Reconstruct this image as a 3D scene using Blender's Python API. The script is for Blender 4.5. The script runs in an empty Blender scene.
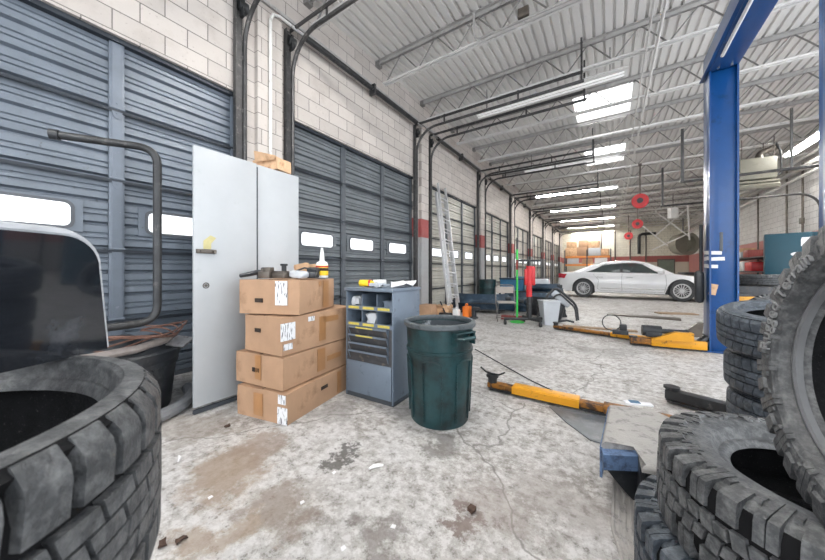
import bpy, bmesh, math, random
from mathutils import Vector, Matrix, Euler, noise
rad = math.radians
PI = math.pi
rnd = random.Random(11)
scn = bpy.context.scene
COL = scn.collection

# ------------------------------------------------------------------ camera geometry (photo 825 x 560)
FPX, CX, HY, TH, CAMH = 300.0, 412.5, 270.5, rad(33.36), 1.2
def wd(px, d, z=0.0):
    """world point seen in column px at camera depth d"""
    r = (px - CX) / FPX * d
    return Vector((r * math.cos(TH) - d * math.sin(TH), r * math.sin(TH) + d * math.cos(TH), z))
def at(px, py, z=0.0):
    """world point at height z seen at pixel (px, py)"""
    return wd(px, (CAMH - z) * FPX / (py - HY), z)

# ------------------------------------------------------------------ materials
def N(nt, t, **kw):
    n = nt.nodes.new(t)
    for k, v in kw.items():
        setattr(n, k, v)
    return n
def c4(c): return (c[0], c[1], c[2], 1)
def srgb(r, g, b):
    f = lambda v: (v / 255 / 12.92) if v / 255 <= .04045 else ((v / 255 + .055) / 1.055) ** 2.4
    return (f(r), f(g), f(b))
def mixc(nt, fac, a, b, mode='MIX'):
    m = N(nt, 'ShaderNodeMix', data_type='RGBA', blend_type=mode)
    for s, v in ((0, fac), (6, a), (7, b)):
        if isinstance(v, (int, float)): m.inputs[s].default_value = v
        elif isinstance(v, tuple): m.inputs[s].default_value = c4(v)
        else: nt.links.new(v, m.inputs[s])
    return m.outputs[2]
def ramp(nt, val, a, b):
    m = N(nt, 'ShaderNodeMapRange')
    nt.links.new(val, m.inputs[0]); m.inputs[1].default_value = a; m.inputs[2].default_value = b
    return m.outputs[0]
def noise_n(nt, vec, scale, detail=4, rough=.6):
    n = N(nt, 'ShaderNodeTexNoise'); n.inputs['Scale'].default_value = scale
    n.inputs['Detail'].default_value = detail; n.inputs['Roughness'].default_value = rough
    nt.links.new(vec, n.inputs['Vector']); return n.outputs['Fac']
def math_n(nt, op, a, b=0.0):
    m = N(nt, 'ShaderNodeMath', operation=op)
    for i, v in enumerate((a, b)):
        if isinstance(v, (int, float)): m.inputs[i].default_value = v
        else: nt.links.new(v, m.inputs[i])
    return m.outputs[0]
def base_mat(name):
    m = bpy.data.materials.new(name); m.use_nodes = True
    nt = m.node_tree; b = nt.nodes['Principled BSDF']
    tc = N(nt, 'ShaderNodeTexCoord')
    return m, nt, b, tc.outputs['Object']
def mat(name, col, rough=.55, metal=0.0, var=.12, vs=5.0, dirt=None, ds=9.0, dt=(.52, .66), bump=0.0, bs=60.0, coat=0.0, stretch=None):
    m, nt, b, vec = base_mat(name)
    if stretch:
        mp = N(nt, 'ShaderNodeMapping'); mp.inputs['Scale'].default_value = stretch
        nt.links.new(vec, mp.inputs[0]); vec = mp.outputs[0]
    n1 = noise_n(nt, vec, vs)
    lo = tuple(max(0, c * (1 - var)) for c in col); hi = tuple(min(1, c * (1 + var)) for c in col)
    out = mixc(nt, ramp(nt, n1, .3, .7), lo, hi)
    if dirt:
        n2 = noise_n(nt, vec, ds, 8, .7)
        out = mixc(nt, ramp(nt, n2, dt[0], dt[1]), out, dirt)
    nt.links.new(out, b.inputs['Base Color'])
    b.inputs['Roughness'].default_value = rough; b.inputs['Metallic'].default_value = metal
    if coat: b.inputs['Coat Weight'].default_value = coat
    if bump:
        bn = N(nt, 'ShaderNodeBump'); bn.inputs['Strength'].default_value = bump; bn.inputs['Distance'].default_value = .01
        nt.links.new(noise_n(nt, vec, bs, 3), bn.inputs['Height']); nt.links.new(bn.outputs[0], b.inputs['Normal'])
    return m
def emit(name, col, s):
    m, nt, b, vec = base_mat(name)
    b.inputs['Base Color'].default_value = c4(col); b.inputs['Emission Color'].default_value = c4(col)
    b.inputs['Emission Strength'].default_value = s; b.inputs['Roughness'].default_value = .4
    return m

def block_mat(name, axis, hi, lo, bands):
    """painted concrete block; bands = [(z0, z1, colour)] paint bands of the wall"""
    m, nt, b, vec = base_mat(name)
    sp = N(nt, 'ShaderNodeSeparateXYZ'); nt.links.new(vec, sp.inputs[0])
    cb = N(nt, 'ShaderNodeCombineXYZ'); nt.links.new(sp.outputs[axis], cb.inputs[0]); nt.links.new(sp.outputs['Z'], cb.inputs[1])
    bk = N(nt, 'ShaderNodeTexBrick'); nt.links.new(cb.outputs[0], bk.inputs['Vector'])
    bk.inputs['Scale'].default_value = 1; bk.inputs['Brick Width'].default_value = .42; bk.inputs['Row Height'].default_value = .21
    bk.inputs['Mortar Size'].default_value = .006; bk.inputs['Color1'].default_value = c4(hi); bk.inputs['Color2'].default_value = c4(lo)
    bk.inputs['Mortar'].default_value = c4(tuple(v * .42 for v in lo)); bk.inputs['Mortar Smooth'].default_value = .3
    out = bk.outputs['Color']
    for z0, z1, col in bands:
        fac = math_n(nt, 'MULTIPLY', math_n(nt, 'GREATER_THAN', sp.outputs['Z'], z0), math_n(nt, 'LESS_THAN', sp.outputs['Z'], z1))
        out = mixc(nt, math_n(nt, 'MULTIPLY', fac, .92), out, col)
    d = noise_n(nt, vec, 2.2, 8, .7)
    out = mixc(nt, math_n(nt, 'MULTIPLY', ramp(nt, d, .5, .75), .35), out, (.25, .2, .17))
    d2 = noise_n(nt, vec, 26, 4, .7)
    out = mixc(nt, math_n(nt, 'MULTIPLY', ramp(nt, d2, .62, .72), .5), out, (.2, .17, .15))
    nt.links.new(out, b.inputs['Base Color']); b.inputs['Roughness'].default_value = .7
    bn = N(nt, 'ShaderNodeBump'); bn.inputs['Strength'].default_value = .7; bn.inputs['Distance'].default_value = .006; bn.invert = True
    nt.links.new(bk.outputs['Fac'], bn.inputs['Height']); nt.links.new(bn.outputs[0], b.inputs['Normal'])
    return m

def floor_mat():
    m, nt, b, vec = base_mat('worn_concrete')
    n0 = noise_n(nt, vec, .55, 5, .6); n1 = noise_n(nt, vec, 3.5, 10, .72); n2 = noise_n(nt, vec, 17, 8, .75)
    n3 = noise_n(nt, vec, 60, 3, .6)
    out = mixc(nt, ramp(nt, n0, .35, .65), (.40, .385, .37), (.54, .535, .53))
    out = mixc(nt, math_n(nt, 'MULTIPLY', ramp(nt, n1, .46, .60), .70), out, (.25, .228, .205))
    out = mixc(nt, math_n(nt, 'MULTIPLY', ramp(nt, n2, .50, .57), .62), out, (.68, .675, .67))
    out = mixc(nt, math_n(nt, 'MULTIPLY', ramp(nt, n2, .455, .38), .85), out, (.17, .155, .14))
    out = mixc(nt, math_n(nt, 'MULTIPLY', ramp(nt, n3, .58, .70), .35), out, (.12, .11, .10))
    vor = N(nt, 'ShaderNodeTexVoronoi', feature='DISTANCE_TO_EDGE'); vor.inputs['Scale'].default_value = .55
    wv0 = N(nt, 'ShaderNodeTexNoise'); wv0.inputs['Scale'].default_value = 2.0; wv0.inputs['Detail'].default_value = 6; nt.links.new(vec, wv0.inputs['Vector'])
    wv1 = N(nt, 'ShaderNodeVectorMath', operation='MULTIPLY_ADD'); nt.links.new(wv0.outputs['Color'], wv1.inputs[0]); wv1.inputs[1].default_value = (.5, .5, .5); nt.links.new(vec, wv1.inputs[2])
    nt.links.new(wv1.outputs[0], vor.inputs['Vector'])
    out = mixc(nt, math_n(nt, 'MULTIPLY', ramp(nt, vor.outputs['Distance'], .006, .002), .7), out, (.14, .13, .12))
    n4 = noise_n(nt, vec, 1.6, 12, .75)
    out = mixc(nt, math_n(nt, 'MULTIPLY', ramp(nt, n4, .57, .63), .45), out, (.30, .275, .25))
    # oil and rust stains, each at its own place on the slab
    wob = N(nt, 'ShaderNodeTexNoise'); wob.inputs['Scale'].default_value = 3.2; wob.inputs['Detail'].default_value = 8; wob.inputs['Roughness'].default_value = .7
    nt.links.new(vec, wob.inputs['Vector'])
    wv = N(nt, 'ShaderNodeVectorMath', operation='MULTIPLY_ADD'); wv.inputs[1].default_value = (1.1, 1.1, 0); wv.inputs[2].default_value = (-.55, -.55, 0)
    nt.links.new(wob.outputs['Color'], wv.inputs[0])
    va = N(nt, 'ShaderNodeVectorMath', operation='ADD'); nt.links.new(vec, va.inputs[0]); nt.links.new(wv.outputs[0], va.inputs[1])
    def stain(px, py, r, col, k):
        nonlocal out
        p = at(px, py)
        ds = N(nt, 'ShaderNodeVectorMath', operation='DISTANCE'); nt.links.new(va.outputs[0], ds.inputs[0]); ds.inputs[1].default_value = p
        f = ramp(nt, ds.outputs['Value'], r, r * .55)
        f = math_n(nt, 'MULTIPLY', f, k)
        out = mixc(nt, f, out, col)
    stain(225, 470, .30, (.27, .20, .145), .8); stain(290, 500, .26, (.20, .155, .125), .75); stain(262, 445, .22, (.24, .18, .14), .7)
    stain(235, 530, .18, (.30, .23, .17), .7); stain(210, 425, .26, (.22, .185, .15), .6); stain(345, 455, .09, (.08, .075, .07), .9)
    stain(470, 512, .10, (.13, .09, .075), .85); stain(490, 500, .22, (.25, .21, .19), .5); stain(370, 540, .16, (.15, .13, .12), .7)
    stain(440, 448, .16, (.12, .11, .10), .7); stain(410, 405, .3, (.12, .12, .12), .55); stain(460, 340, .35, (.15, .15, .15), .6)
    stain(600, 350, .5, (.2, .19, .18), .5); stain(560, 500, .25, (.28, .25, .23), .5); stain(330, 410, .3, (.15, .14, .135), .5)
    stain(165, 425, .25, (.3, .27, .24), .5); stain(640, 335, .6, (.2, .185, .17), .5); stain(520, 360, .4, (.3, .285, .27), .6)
    nt.links.new(out, b.inputs['Base Color'])
    rr = N(nt, 'ShaderNodeMapRange'); nt.links.new(n1, rr.inputs[0]); rr.inputs[1].default_value = .3; rr.inputs[2].default_value = .7
    rr.inputs[3].default_value = .38; rr.inputs[4].default_value = .75; nt.links.new(rr.outputs[0], b.inputs['Roughness'])
    bn = N(nt, 'ShaderNodeBump'); bn.inputs['Strength'].default_value = .5; bn.inputs['Distance'].default_value = .008
    nt.links.new(n2, bn.inputs['Height']); nt.links.new(bn.outputs[0], b.inputs['Normal'])
    return m

def barcode_mat():
    m, nt, b, vec = base_mat('printed_label')
    mp = N(nt, 'ShaderNodeMapping'); mp.inputs['Scale'].default_value = (60, 60, 9); nt.links.new(vec, mp.inputs[0])
    n = noise_n(nt, mp.outputs[0], 1.6, 2, .5)
    out = mixc(nt, ramp(nt, n, .56, .60), (.80, .81, .84), (.12, .12, .14))
    nt.links.new(out, b.inputs['Base Color']); b.inputs['Roughness'].default_value = .4
    return m

M = {}
M['floor'] = floor_mat()
RED = srgb(150, 62, 62)
M['block_left'] = block_mat('painted_block_left', 'Y', (.555, .515, .485), (.47, .435, .41), [(2.05, 2.52, RED), (-1, 2.05, (.32, .33, .34))])
M['block_right'] = block_mat('painted_block_right', 'Y', (.82, .815, .81), (.76, .75, .745), [(.9, 2.5, srgb(190, 120, 115)), (-1, .9, (.45, .45, .45))])
M['block_far'] = block_mat('painted_block_far', 'X', (.72, .70, .60), (.66, .64, .55), [(1.95, 2.5, RED), (-1, 1.95, (.5, .48, .4))])
M['deck'] = mat('roof_deck', (.74, .73, .715), .6, 0, .08, 1.2, (.42, .40, .38), 5, (.62, .76), stretch=(1, .25, 1))
M['joist'] = mat('joist_paint', (.40, .39, .385), .55, 0, .15, 3, (.25, .235, .22), 7, (.55, .68))  # top chord grey, darkened with the shadows under the deck
M['joist_light'] = mat('joist_chord_paint', (.74, .735, .73), .5, 0, .12, 3, (.35, .33, .31), 6, (.57, .7))
M['web'] = mat('joist_web_paint', (.20, .195, .19), .55, 0, .2, 4)
M['door_blue'] = mat('door_blue_grey', srgb(108, 117, 128), .42, .1, .14, 3, srgb(70, 76, 84), 14, (.62, .7))
M['door_grey'] = mat('door_grey', srgb(106, 112, 117), .45, .1, .14, 3, srgb(85, 88, 90), 14, (.60, .7))
M['door_lit'] = mat('door_lit_grey', srgb(190, 188, 180), .5, .05, .1, 3, srgb(130, 128, 120), 14, (.6, .7))  # far doors: the brighter light on them is put into the colour
M['stile_blue'] = mat('stile_blue_grey', srgb(106, 115, 127), .4, .1, .1, 6, srgb(190, 195, 200), 20, (.66, .7))
M['stile_dark'] = mat('stile_dark_grey', srgb(86, 92, 98), .45, .2, .12, 6)
M['strut'] = mat('door_strut', srgb(48, 54, 62), .5, .3, .2, 6)
M['black_steel'] = mat('black_steel', (.035, .037, .04), .42, .4, .3, 8, (.14, .13, .13), 14, (.56, .72))
M['track'] = mat('dark_track_steel', (.06, .06, .062), .45, .5, .3, 8, (.2, .19, .18), 14, (.56, .72))
M['pane'] = emit('frosted_lit_pane', (.95, .97, 1.0), .5)
M['skylight'] = emit('skylight_pane', (1, 1, 1), 2.2)
M['tube'] = emit('lit_tube', (1, .97, .92), 85.0)
M['tube_dim'] = emit('dim_tube', (1, 1, 1), .15)
M['white_paint'] = mat('white_enamel', (.78, .78, .77), .4, 0, .06, 4, (.5, .49, .47), 9, (.62, .72))
M['frame_rubber'] = mat('window_gasket', (.09, .10, .115), .6)
M['rubber'] = mat('tyre_rubber', (.03, .033, .037), .5, 0, .25, 7, (.12, .125, .13), 40, (.46, .80), .35, 90)
M['rubber_dusty'] = mat('dusty_tyre_rubber', (.048, .051, .055), .5, 0, .25, 7, (.19, .195, .20), 34, (.44, .80), .35, 90)
M['rubber_blue'] = mat('bluish_tyre_rubber', (.035, .044, .056), .48, 0, .25, 7, (.12, .14, .17), 34, (.44, .80), .3, 90)
M['rubber_in'] = mat('inner_liner', (.012, .0125, .014), .85, 0, .3, 20, (.06, .06, .06), 160, (.6, .68), .4, 200); M['rubber_in'].node_tree.nodes['Principled BSDF'].inputs['Specular IOR Level'].default_value = .2  # near black: shadow inside the tyre hole put into the colour
M['groove'] = mat('tyre_groove', (.008, .008, .009), .85); M['groove'].node_tree.nodes['Principled BSDF'].inputs['Specular IOR Level'].default_value = .15
M['bead'] = mat('pale_bead_rubber', (.12, .124, .13), .42, 0, .15, 9)
M['letter'] = mat('raised_letter_rubber', (.24, .245, .25), .5, 0, .1)
M['gloss_black'] = mat('gloss_black_plastic', (.012, .014, .018), .07, 0, .2, 5, (.08, .09, .11), 5, (.6, .9), coat=.6)
M['pale_rim'] = mat('worn_pale_edge', (.42, .44, .47), .4, 0, .2, 12)
M['locker'] = mat('locker_paint', srgb(172, 176, 180), .42, .05, .05, 2, srgb(160, 165, 168), 7, (.62, .78))
M['locker_edge'] = mat('locker_edge', srgb(60, 66, 72), .5)
M['cardboard'] = mat('cardboard', srgb(176, 142, 114), .75, 0, .12, 3, srgb(138, 106, 80), 5, (.56, .76), .15, 30)
M['cardboard_torn'] = mat('torn_cardboard', srgb(206, 170, 136), .8, 0, .18, 7, srgb(150, 105, 70), 9, (.52, .7))
M['tape'] = mat('packing_tape', srgb(168, 124, 84), .3, 0, .08, 6)
M['label'] = barcode_mat()
M['label_white'] = mat('white_sticker', (.8, .8, .82), .45, 0, .05)
M['pale_yellow'] = mat('pale_yellow_sticker', srgb(186, 178, 128), .5, 0, .08, 20)
M['yellow_label'] = mat('yellow_label', srgb(205, 190, 90), .5, 0, .15, 30)
M['hole'] = mat('dark_hole', (.03, .02, .015), .9)
M['bin_blue'] = mat('cabinet_blue_grey', srgb(106, 119, 134), .45, .1, .08, 3, srgb(80, 90, 102), 10, (.58, .7))
M['bin_dark'] = mat('drawer_interior', srgb(70, 72, 76), .5, .3, .2, 8, srgb(120, 110, 100), 12, (.55, .7))
M['can'] = mat('dark_green_plastic', srgb(25, 60, 64), .4, 0, .2, 3, srgb(9, 13, 15), 4, (.44, .66), .1, 40)
M['can_rim'] = mat('grimy_rim', srgb(82, 88, 92), .45, 0, .25, 12, srgb(40, 46, 50), 12, (.5, .65))
M['can_in'] = mat('can_inside', srgb(58, 64, 70), .6, 0, .3, 8, srgb(160, 165, 170), 7, (.58, .68))
M['lift_blue'] = mat('lift_blue', srgb(8, 68, 128), .32, 0, .10, 2.5, srgb(8, 50, 92), 6, (.58, .75), coat=.2)
M['yellow'] = mat('lift_yellow', srgb(214, 150, 26), .42, 0, .1, 6, srgb(110, 75, 25), 12, (.56, .68))
M['rust_yellow'] = mat('worn_yellow', srgb(168, 112, 40), .6, 0, .3, 9, srgb(60, 40, 28), 9, (.42, .58))
M['steel'] = mat('bare_steel', (.42, .42, .43), .35, .8, .2, 10, (.15, .13, .12), 16, (.55, .7))
M['alu'] = mat('aluminium', (.72, .73, .75), .35, .5, .08, 6, (.45, .45, .46), 12, (.58, .7))
M['black_plastic'] = mat('black_plastic', (.022, .025, .03), .42, 0, .25, 6, (.08, .085, .09), 10, (.55, .78))
M['blue_plastic'] = mat('dark_blue_plastic', srgb(38, 58, 76), .38, 0, .25, 4, srgb(84, 102, 116), 8, (.55, .75))
M['blue_bright'] = mat('blue_plastic_tote', srgb(50, 104, 140), .4, 0, .15, 4)
M['dusty'] = mat('dusty_grey_felt', srgb(165, 163, 160), .85, 0, .1, 6, srgb(105, 104, 104), 16, (.52, .72), .4, 70)
M['dusty_blue'] = mat('dusty_blue_plastic', srgb(92, 116, 150), .6, 0, .2, 7, srgb(60, 75, 100), 20, (.48, .65))
M['mat_rubber'] = mat('mat_rubber', srgb(168, 165, 162), .6, 0, .12, 5, srgb(100, 100, 100), 14, (.52, .72))
M['smoke'] = mat('smoked_sheet', srgb(92, 98, 104), .3, 0, .15, 6, srgb(130, 134, 138), 9, (.5, .7))
M['car_white'] = mat('car_white_paint', (.80, .815, .84), .16, 0, .01, 2, coat=.8)
M['car_glass'] = mat('car_glass', (.05, .065, .065), .06, 0, .1, 2, coat=.5)
M['rim_silver'] = mat('rim_silver', (.62, .63, .65), .3, .2, .05)
M['chrome'] = mat('chrome', (.75, .76, .78), .15, .95, .03)
M['tail_red'] = mat('tail_lamp_red', srgb(190, 24, 48), .15, 0, .1, 10, coat=.6)
M['red'] = mat('red_enamel', srgb(190, 36, 42), .38, 0, .15, 5)
M['dark_red'] = mat('dark_red', srgb(130, 50, 45), .5, 0, .15, 5)
M['green'] = mat('bright_green', srgb(60, 200, 84), .45, 0, .08, 5)
M['orange'] = mat('orange_plastic', srgb(240, 125, 40), .45, 0, .08, 5)
M['grey_bin'] = mat('pale_grey_plastic', srgb(185, 190, 196), .5, 0, .06, 5)
M['chair'] = mat('chair_beige', srgb(168, 160, 155), .5, 0, .08, 5)
M['chair_tube'] = mat('chair_tube', srgb(120, 116, 114), .4, .4, .1)
M['teal'] = mat('teal_enamel', srgb(8, 64, 80), .4, 0, .08, 3)
M['beige_box'] = mat('beige_enamel', srgb(138, 136, 124), .5, 0, .08, 3, srgb(120, 116, 104), 9, (.56, .7))
M['rack_orange'] = mat('rack_orange', srgb(222, 140, 66), .5, 0, .1)
M['copper'] = mat('brown_wire', srgb(120, 88, 76), .5, .2, .2, 20)
M['grey_hose'] = mat('grey_hose', srgb(120, 122, 126), .55, 0, .15, 9)
M['wire_pale'] = mat('pale_wire', srgb(140, 132, 128), .5, 0, .15, 20)
M['yellow_bottle'] = mat('bottle_label_yellow', srgb(240, 200, 40), .4, 0, .05)
M['bottle_white'] = mat('bottle_white', (.82, .82, .82), .35, 0, .03)
M['wood'] = mat('weathered_wood', srgb(150, 128, 105), .75, 0, .2, 8, stretch=(1, 6, 6))
M['rust'] = mat('rusty_scrap', srgb(78, 58, 48), .8, 0, .3, 12, srgb(44, 36, 32), 14, (.45, .6), .5, 60)
M['dark_can'] = mat('dark_grey_metal', srgb(96, 90, 84), .4, .5, .2, 10)
M['door_far'] = mat('far_door_green_grey', srgb(112, 124, 112), .5, 0, .1)
M['pipe_paint'] = mat('pipe_white_paint', (.70, .695, .68), .5, 0, .1, 5, (.4, .39, .37), 9, (.58, .7))

# ------------------------------------------------------------------ mesh builder
I4 = Matrix.Identity(4)
def RX(a): return Matrix.Rotation(a, 4, 'X')
def RY(a): return Matrix.Rotation(a, 4, 'Y')
def RZ(a): return Matrix.Rotation(a, 4, 'Z')
def TR(*v): return Matrix.Translation(Vector(v) if len(v) == 3 else v[0])
class MB:
    def __init__(s): s.bm = bmesh.new(); s.mi = 0
    def face(s, vs):
        try: f = s.bm.faces.new(vs); f.material_index = s.mi; return f
        except ValueError: return None
    def box(s, c, d, rot=None, bev=0.0, seg=2):
        r = bmesh.ops.create_cube(s.bm, size=1)
        vs = r['verts']
        bmesh.ops.transform(s.bm, verts=vs, matrix=TR(Vector(c)) @ (rot or I4) @ Matrix.Diagonal((d[0], d[1], d[2], 1)))
        fs = set(f for v in vs for f in v.link_faces)
        for f in fs: f.material_index = s.mi
        if bev:
            es = list(set(e for v in vs for e in v.link_edges))
            bmesh.ops.bevel(s.bm, geom=es, offset=bev, segments=seg, profile=.5, affect='EDGES')
        return s
    def tube(s, pts, r, n=8, closed=False, cap=True):
        pts = [Vector(p) for p in pts]; m = len(pts)
        rs = r if isinstance(r, (list, tuple)) else [r] * m
        tans = []
        for i in range(m):
            a = pts[i - 1] if (i > 0 or closed) else pts[i]; b = pts[(i + 1) % m] if (i < m - 1 or closed) else pts[i]
            t = (b - a); tans.append(t.normalized() if t.length > 1e-9 else Vector((0, 0, 1)))
        up = Vector((0, 0, 1)) if abs(tans[0].z) < .9 else Vector((1, 0, 0))
        nx = tans[0].cross(up).normalized(); rings = []
        for i in range(m):
            nx = (nx - tans[i] * nx.dot(tans[i])).normalized(); ny = tans[i].cross(nx)
            rings.append([s.bm.verts.new(pts[i] + (nx * math.cos(2 * PI * k / n) + ny * math.sin(2 * PI * k / n)) * rs[i]) for k in range(n)])
        for i in range(m if closed else m - 1):
            A, B = rings[i], rings[(i + 1) % m]
            for k in range(n): s.face((A[k], A[(k + 1) % n], B[(k + 1) % n], B[k]))
        if cap and not closed:
            s.face(list(reversed(rings[0]))); s.face(rings[-1])
        return s
    def cyl(s, a, b, r, n=16): return s.tube([a, b], r, n)
    def lathe(s, prof, n=24, mtx=None, closed=False):
        mtx = mtx or I4; rings = []
        for k in range(n):
            a = 2 * PI * k / n
            rings.append([s.bm.verts.new(mtx @ Vector((p[0] * math.cos(a), p[0] * math.sin(a), p[1]))) for p in prof])
        L = len(prof)
        for k in range(n):
            A, B = rings[k], rings[(k + 1) % n]
            for i in range(L if closed else L - 1):
                j = (i + 1) % L
                s.face((A[i], B[i], B[j], A[j]))
        return s
    def prism(s, poly, h, mtx=None):
        """poly in local XY extruded along local Z from 0 to h"""
        mtx = mtx or I4
        a = [s.bm.verts.new(mtx @ Vector((p[0], p[1], 0))) for p in poly]
        b = [s.bm.verts.new(mtx @ Vector((p[0], p[1], h))) for p in poly]
        s.face(list(reversed(a))); s.face(b); n = len(poly)
        for i in range(n): s.face((a[i], a[(i + 1) % n], b[(i + 1) % n], b[i]))
        return s
    def grid(s, rows, closed_u=False):
        V = [[s.bm.verts.new(Vector(p)) for p in r] for r in rows]
        for i in range(len(V) - 1):
            n = len(V[i])
            for j in range(n if closed_u else n - 1):
                s.face((V[i][j], V[i][(j + 1) % n], V[i + 1][(j + 1) % n], V[i + 1][j]))
        return V
    def thick(s, t):
        bmesh.ops.recalc_face_normals(s.bm, faces=s.bm.faces[:])
        bmesh.ops.solidify(s.bm, geom=s.bm.faces[:], thickness=t); return s
    def crumple(s, amp, sc, seed):
        for v in s.bm.verts:
            q = v.co * sc + Vector((seed * 7.3, seed * 3.1, seed))
            v.co += Vector((noise.noise(q), noise.noise(q + Vector((31, 0, 0))), noise.noise(q + Vector((0, 47, 0))))) * amp
        return s
    def build(s, name, mats, parent=None, loc=None, rot=None, sharp=35, recalc=True):
        if recalc: bmesh.ops.recalc_face_normals(s.bm, faces=s.bm.faces[:])
        me = bpy.data.meshes.new(name); s.bm.to_mesh(me); s.bm.free()
        for p in me.polygons: p.use_smooth = True
        me.set_sharp_from_angle(angle=rad(sharp))
        for m in (mats if isinstance(mats, (list, tuple)) else [mats]):
            me.materials.append(M[m] if isinstance(m, str) else m)
        return link(name, me, parent, loc, rot)
def link(name, me, parent=None, loc=None, rot=None):
    o = bpy.data.objects.new(name, me); COL.objects.link(o)
    if parent: o.parent = parent
    if loc is not None: o.location = loc
    if rot is not None: o.rotation_euler = rot
    return o
def tag(o, label, cat, group=None):
    o['label'] = label; o['category'] = cat
    if group: o['group'] = group
    return o
def thing(name, label, cat, loc=(0, 0, 0), rot=(0, 0, 0), group=None):
    o = bpy.data.objects.new(name, None); COL.objects.link(o); o.empty_display_size = .1
    o.location = loc; o.rotation_euler = rot if isinstance(rot, (tuple, list, Euler)) else (0, 0, rot)
    return tag(o, label, cat, group)
def struct(o): o['kind'] = 'structure'; return o
def box1(name, m, c, d, parent=None, rot=None, bev=0.0):
    b = MB(); b.box(c, d, rot, bev); return b.build(name, m, parent)
def kids(o): return [c for c in bpy.data.objects if c.parent == o]
def copy_tree(o, parent=None):
    c = o.copy(); COL.objects.link(c); c.parent = parent
    for ch in kids(o): copy_tree(ch, c)
    return c
def arc(c, r, a0, a1, n, f):
    return [f(c[0] + r * math.cos(a0 + (a1 - a0) * i / n), c[1] + r * math.sin(a0 + (a1 - a0) * i / n)) for i in range(n + 1)]
def text_mesh(txt, size, ext):
    cu = bpy.data.curves.new('t', 'FONT'); cu.body = txt; cu.size = size; cu.extrude = ext; cu.align_x = 'LEFT'; cu.resolution_u = 3
    ob = bpy.data.objects.new('t', cu); COL.objects.link(ob)
    dg = bpy.context.evaluated_depsgraph_get(); dg.update()
    me = bpy.data.meshes.new_from_object(ob.evaluated_get(dg))
    bpy.data.objects.remove(ob); bpy.data.curves.remove(cu)
    return me
ORD = ['first', 'second', 'third', 'fourth', 'fifth', 'sixth', 'seventh', 'eighth', 'ninth', 'tenth', 'eleventh', 'twelfth', 'thirteenth', 'fourteenth',
       'fifteenth', 'sixteenth', 'seventeenth', 'eighteenth', 'nineteenth', 'twentieth']

# ------------------------------------------------------------------ the setting
XL, XR, YF, YN, ZT = -4.2, 5.6, 34.2, -6.0, 5.58
DW, DP, D2 = 3.48, 4.25, 2.82          # door width, door pitch, start of the second door
DH = 3.54
struct(box1('floor', 'floor', ((XL + XR) / 2, (YN + YF) / 2, -.1), (XR - XL + 3, YF - YN + 2, .2)))
# left wall: piers between the doors and the block band above them
b = MB()
starts = [D2 + DP * (i - 1) for i in range(8)]
b.box((XL - .06, (YN + YF) / 2, (DH + 5.7) / 2), (.34, YF - YN, 5.7 - DH))
ends = [YN] + [s + DW for s in starts]
begs = starts + [YF]
for e, s in zip(ends, begs):
    if s - e > .02: b.box((XL - .06, (e + s) / 2, DH / 2), (.34, s - e, DH))
for e, s in zip(ends[1:-1], begs[1:-1]):
    b.box((XL + .14, (e + s) / 2, 2.45), (.10, .36, 4.9))            # block pier standing proud of the wall
struct(b.build('wall_left', 'block_left'))
b = MB(); b.box((XR + .1, (9.2 + YF) / 2, 2.75), (.2, YF - 9.2, 5.6)); struct(b.build('wall_right', 'block_right'))  # near part left out so sky light enters from the right
b = MB(); b.box(((XL + XR) / 2, YF + .1, 2.8), (XR - XL + .6, .2, 5.8)); struct(b.build('wall_far', 'block_far'))
# trims along the top of the left wall
b = MB(); b.box((XL + .17, (YN + YF) / 2, 4.93), (.10, YF - YN, .04)); b.box((XL + .13, (YN + YF) / 2, 4.98), (.025, YF - YN, .10))
struct(b.build('trim_1', 'joist'))
# ribbed roof deck with two skylight openings
SKY = [(-.85, .5, 8.55, 10.4), (-.85, .5, 12.5, 14.5)]
b = MB(); P = .155; x = XL - .2; prof = []
while x < XR + .2:
    prof += [(x, 0), (x + .085, 0), (x + .097, .04), (x + .143, .04)]; x += P
cuts = [YN] + [v for s in SKY for v in s[2:]] + [YF]
for i in range(len(cuts) - 1):
    y0, y1 = cuts[i], cuts[i + 1]; hole = i % 2 == 1
    seg = []; runs = []
    for q in prof:
        if hole and SKY[0][0] < q[0] < SKY[0][1]:
            if len(seg) > 1: runs.append(seg)
            seg = []
        else: seg.append(q)
    if len(seg) > 1: runs.append(seg)
    for sgm in runs: b.grid([[(px, y0, ZT + pz) for px, pz in sgm], [(px, y1, ZT + pz) for px, pz in sgm]])
b.thick(.012)
struct(b.build('ceiling', 'deck', sharp=20))
for i, (x0, x1, y0, y1) in enumerate(SKY):
    b = MB()
    for cx, cy, sx, sy in ((x0, (y0 + y1) / 2, .06, y1 - y0), (x1, (y0 + y1) / 2, .06, y1 - y0), ((x0 + x1) / 2, y0, x1 - x0, .06), ((x0 + x1) / 2, y1, x1 - x0, .06)):
        b.box((cx, cy, ZT + .12), (sx + .04, sy + .04, .30))
    f = b.build('window_%d' % (i + 1), 'white_paint'); struct(f)
    box1('pane', 'skylight', ((x0 + x1) / 2, (y0 + y1) / 2, ZT + .27), (x1 - x0, y1 - y0, .03), f)

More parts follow.
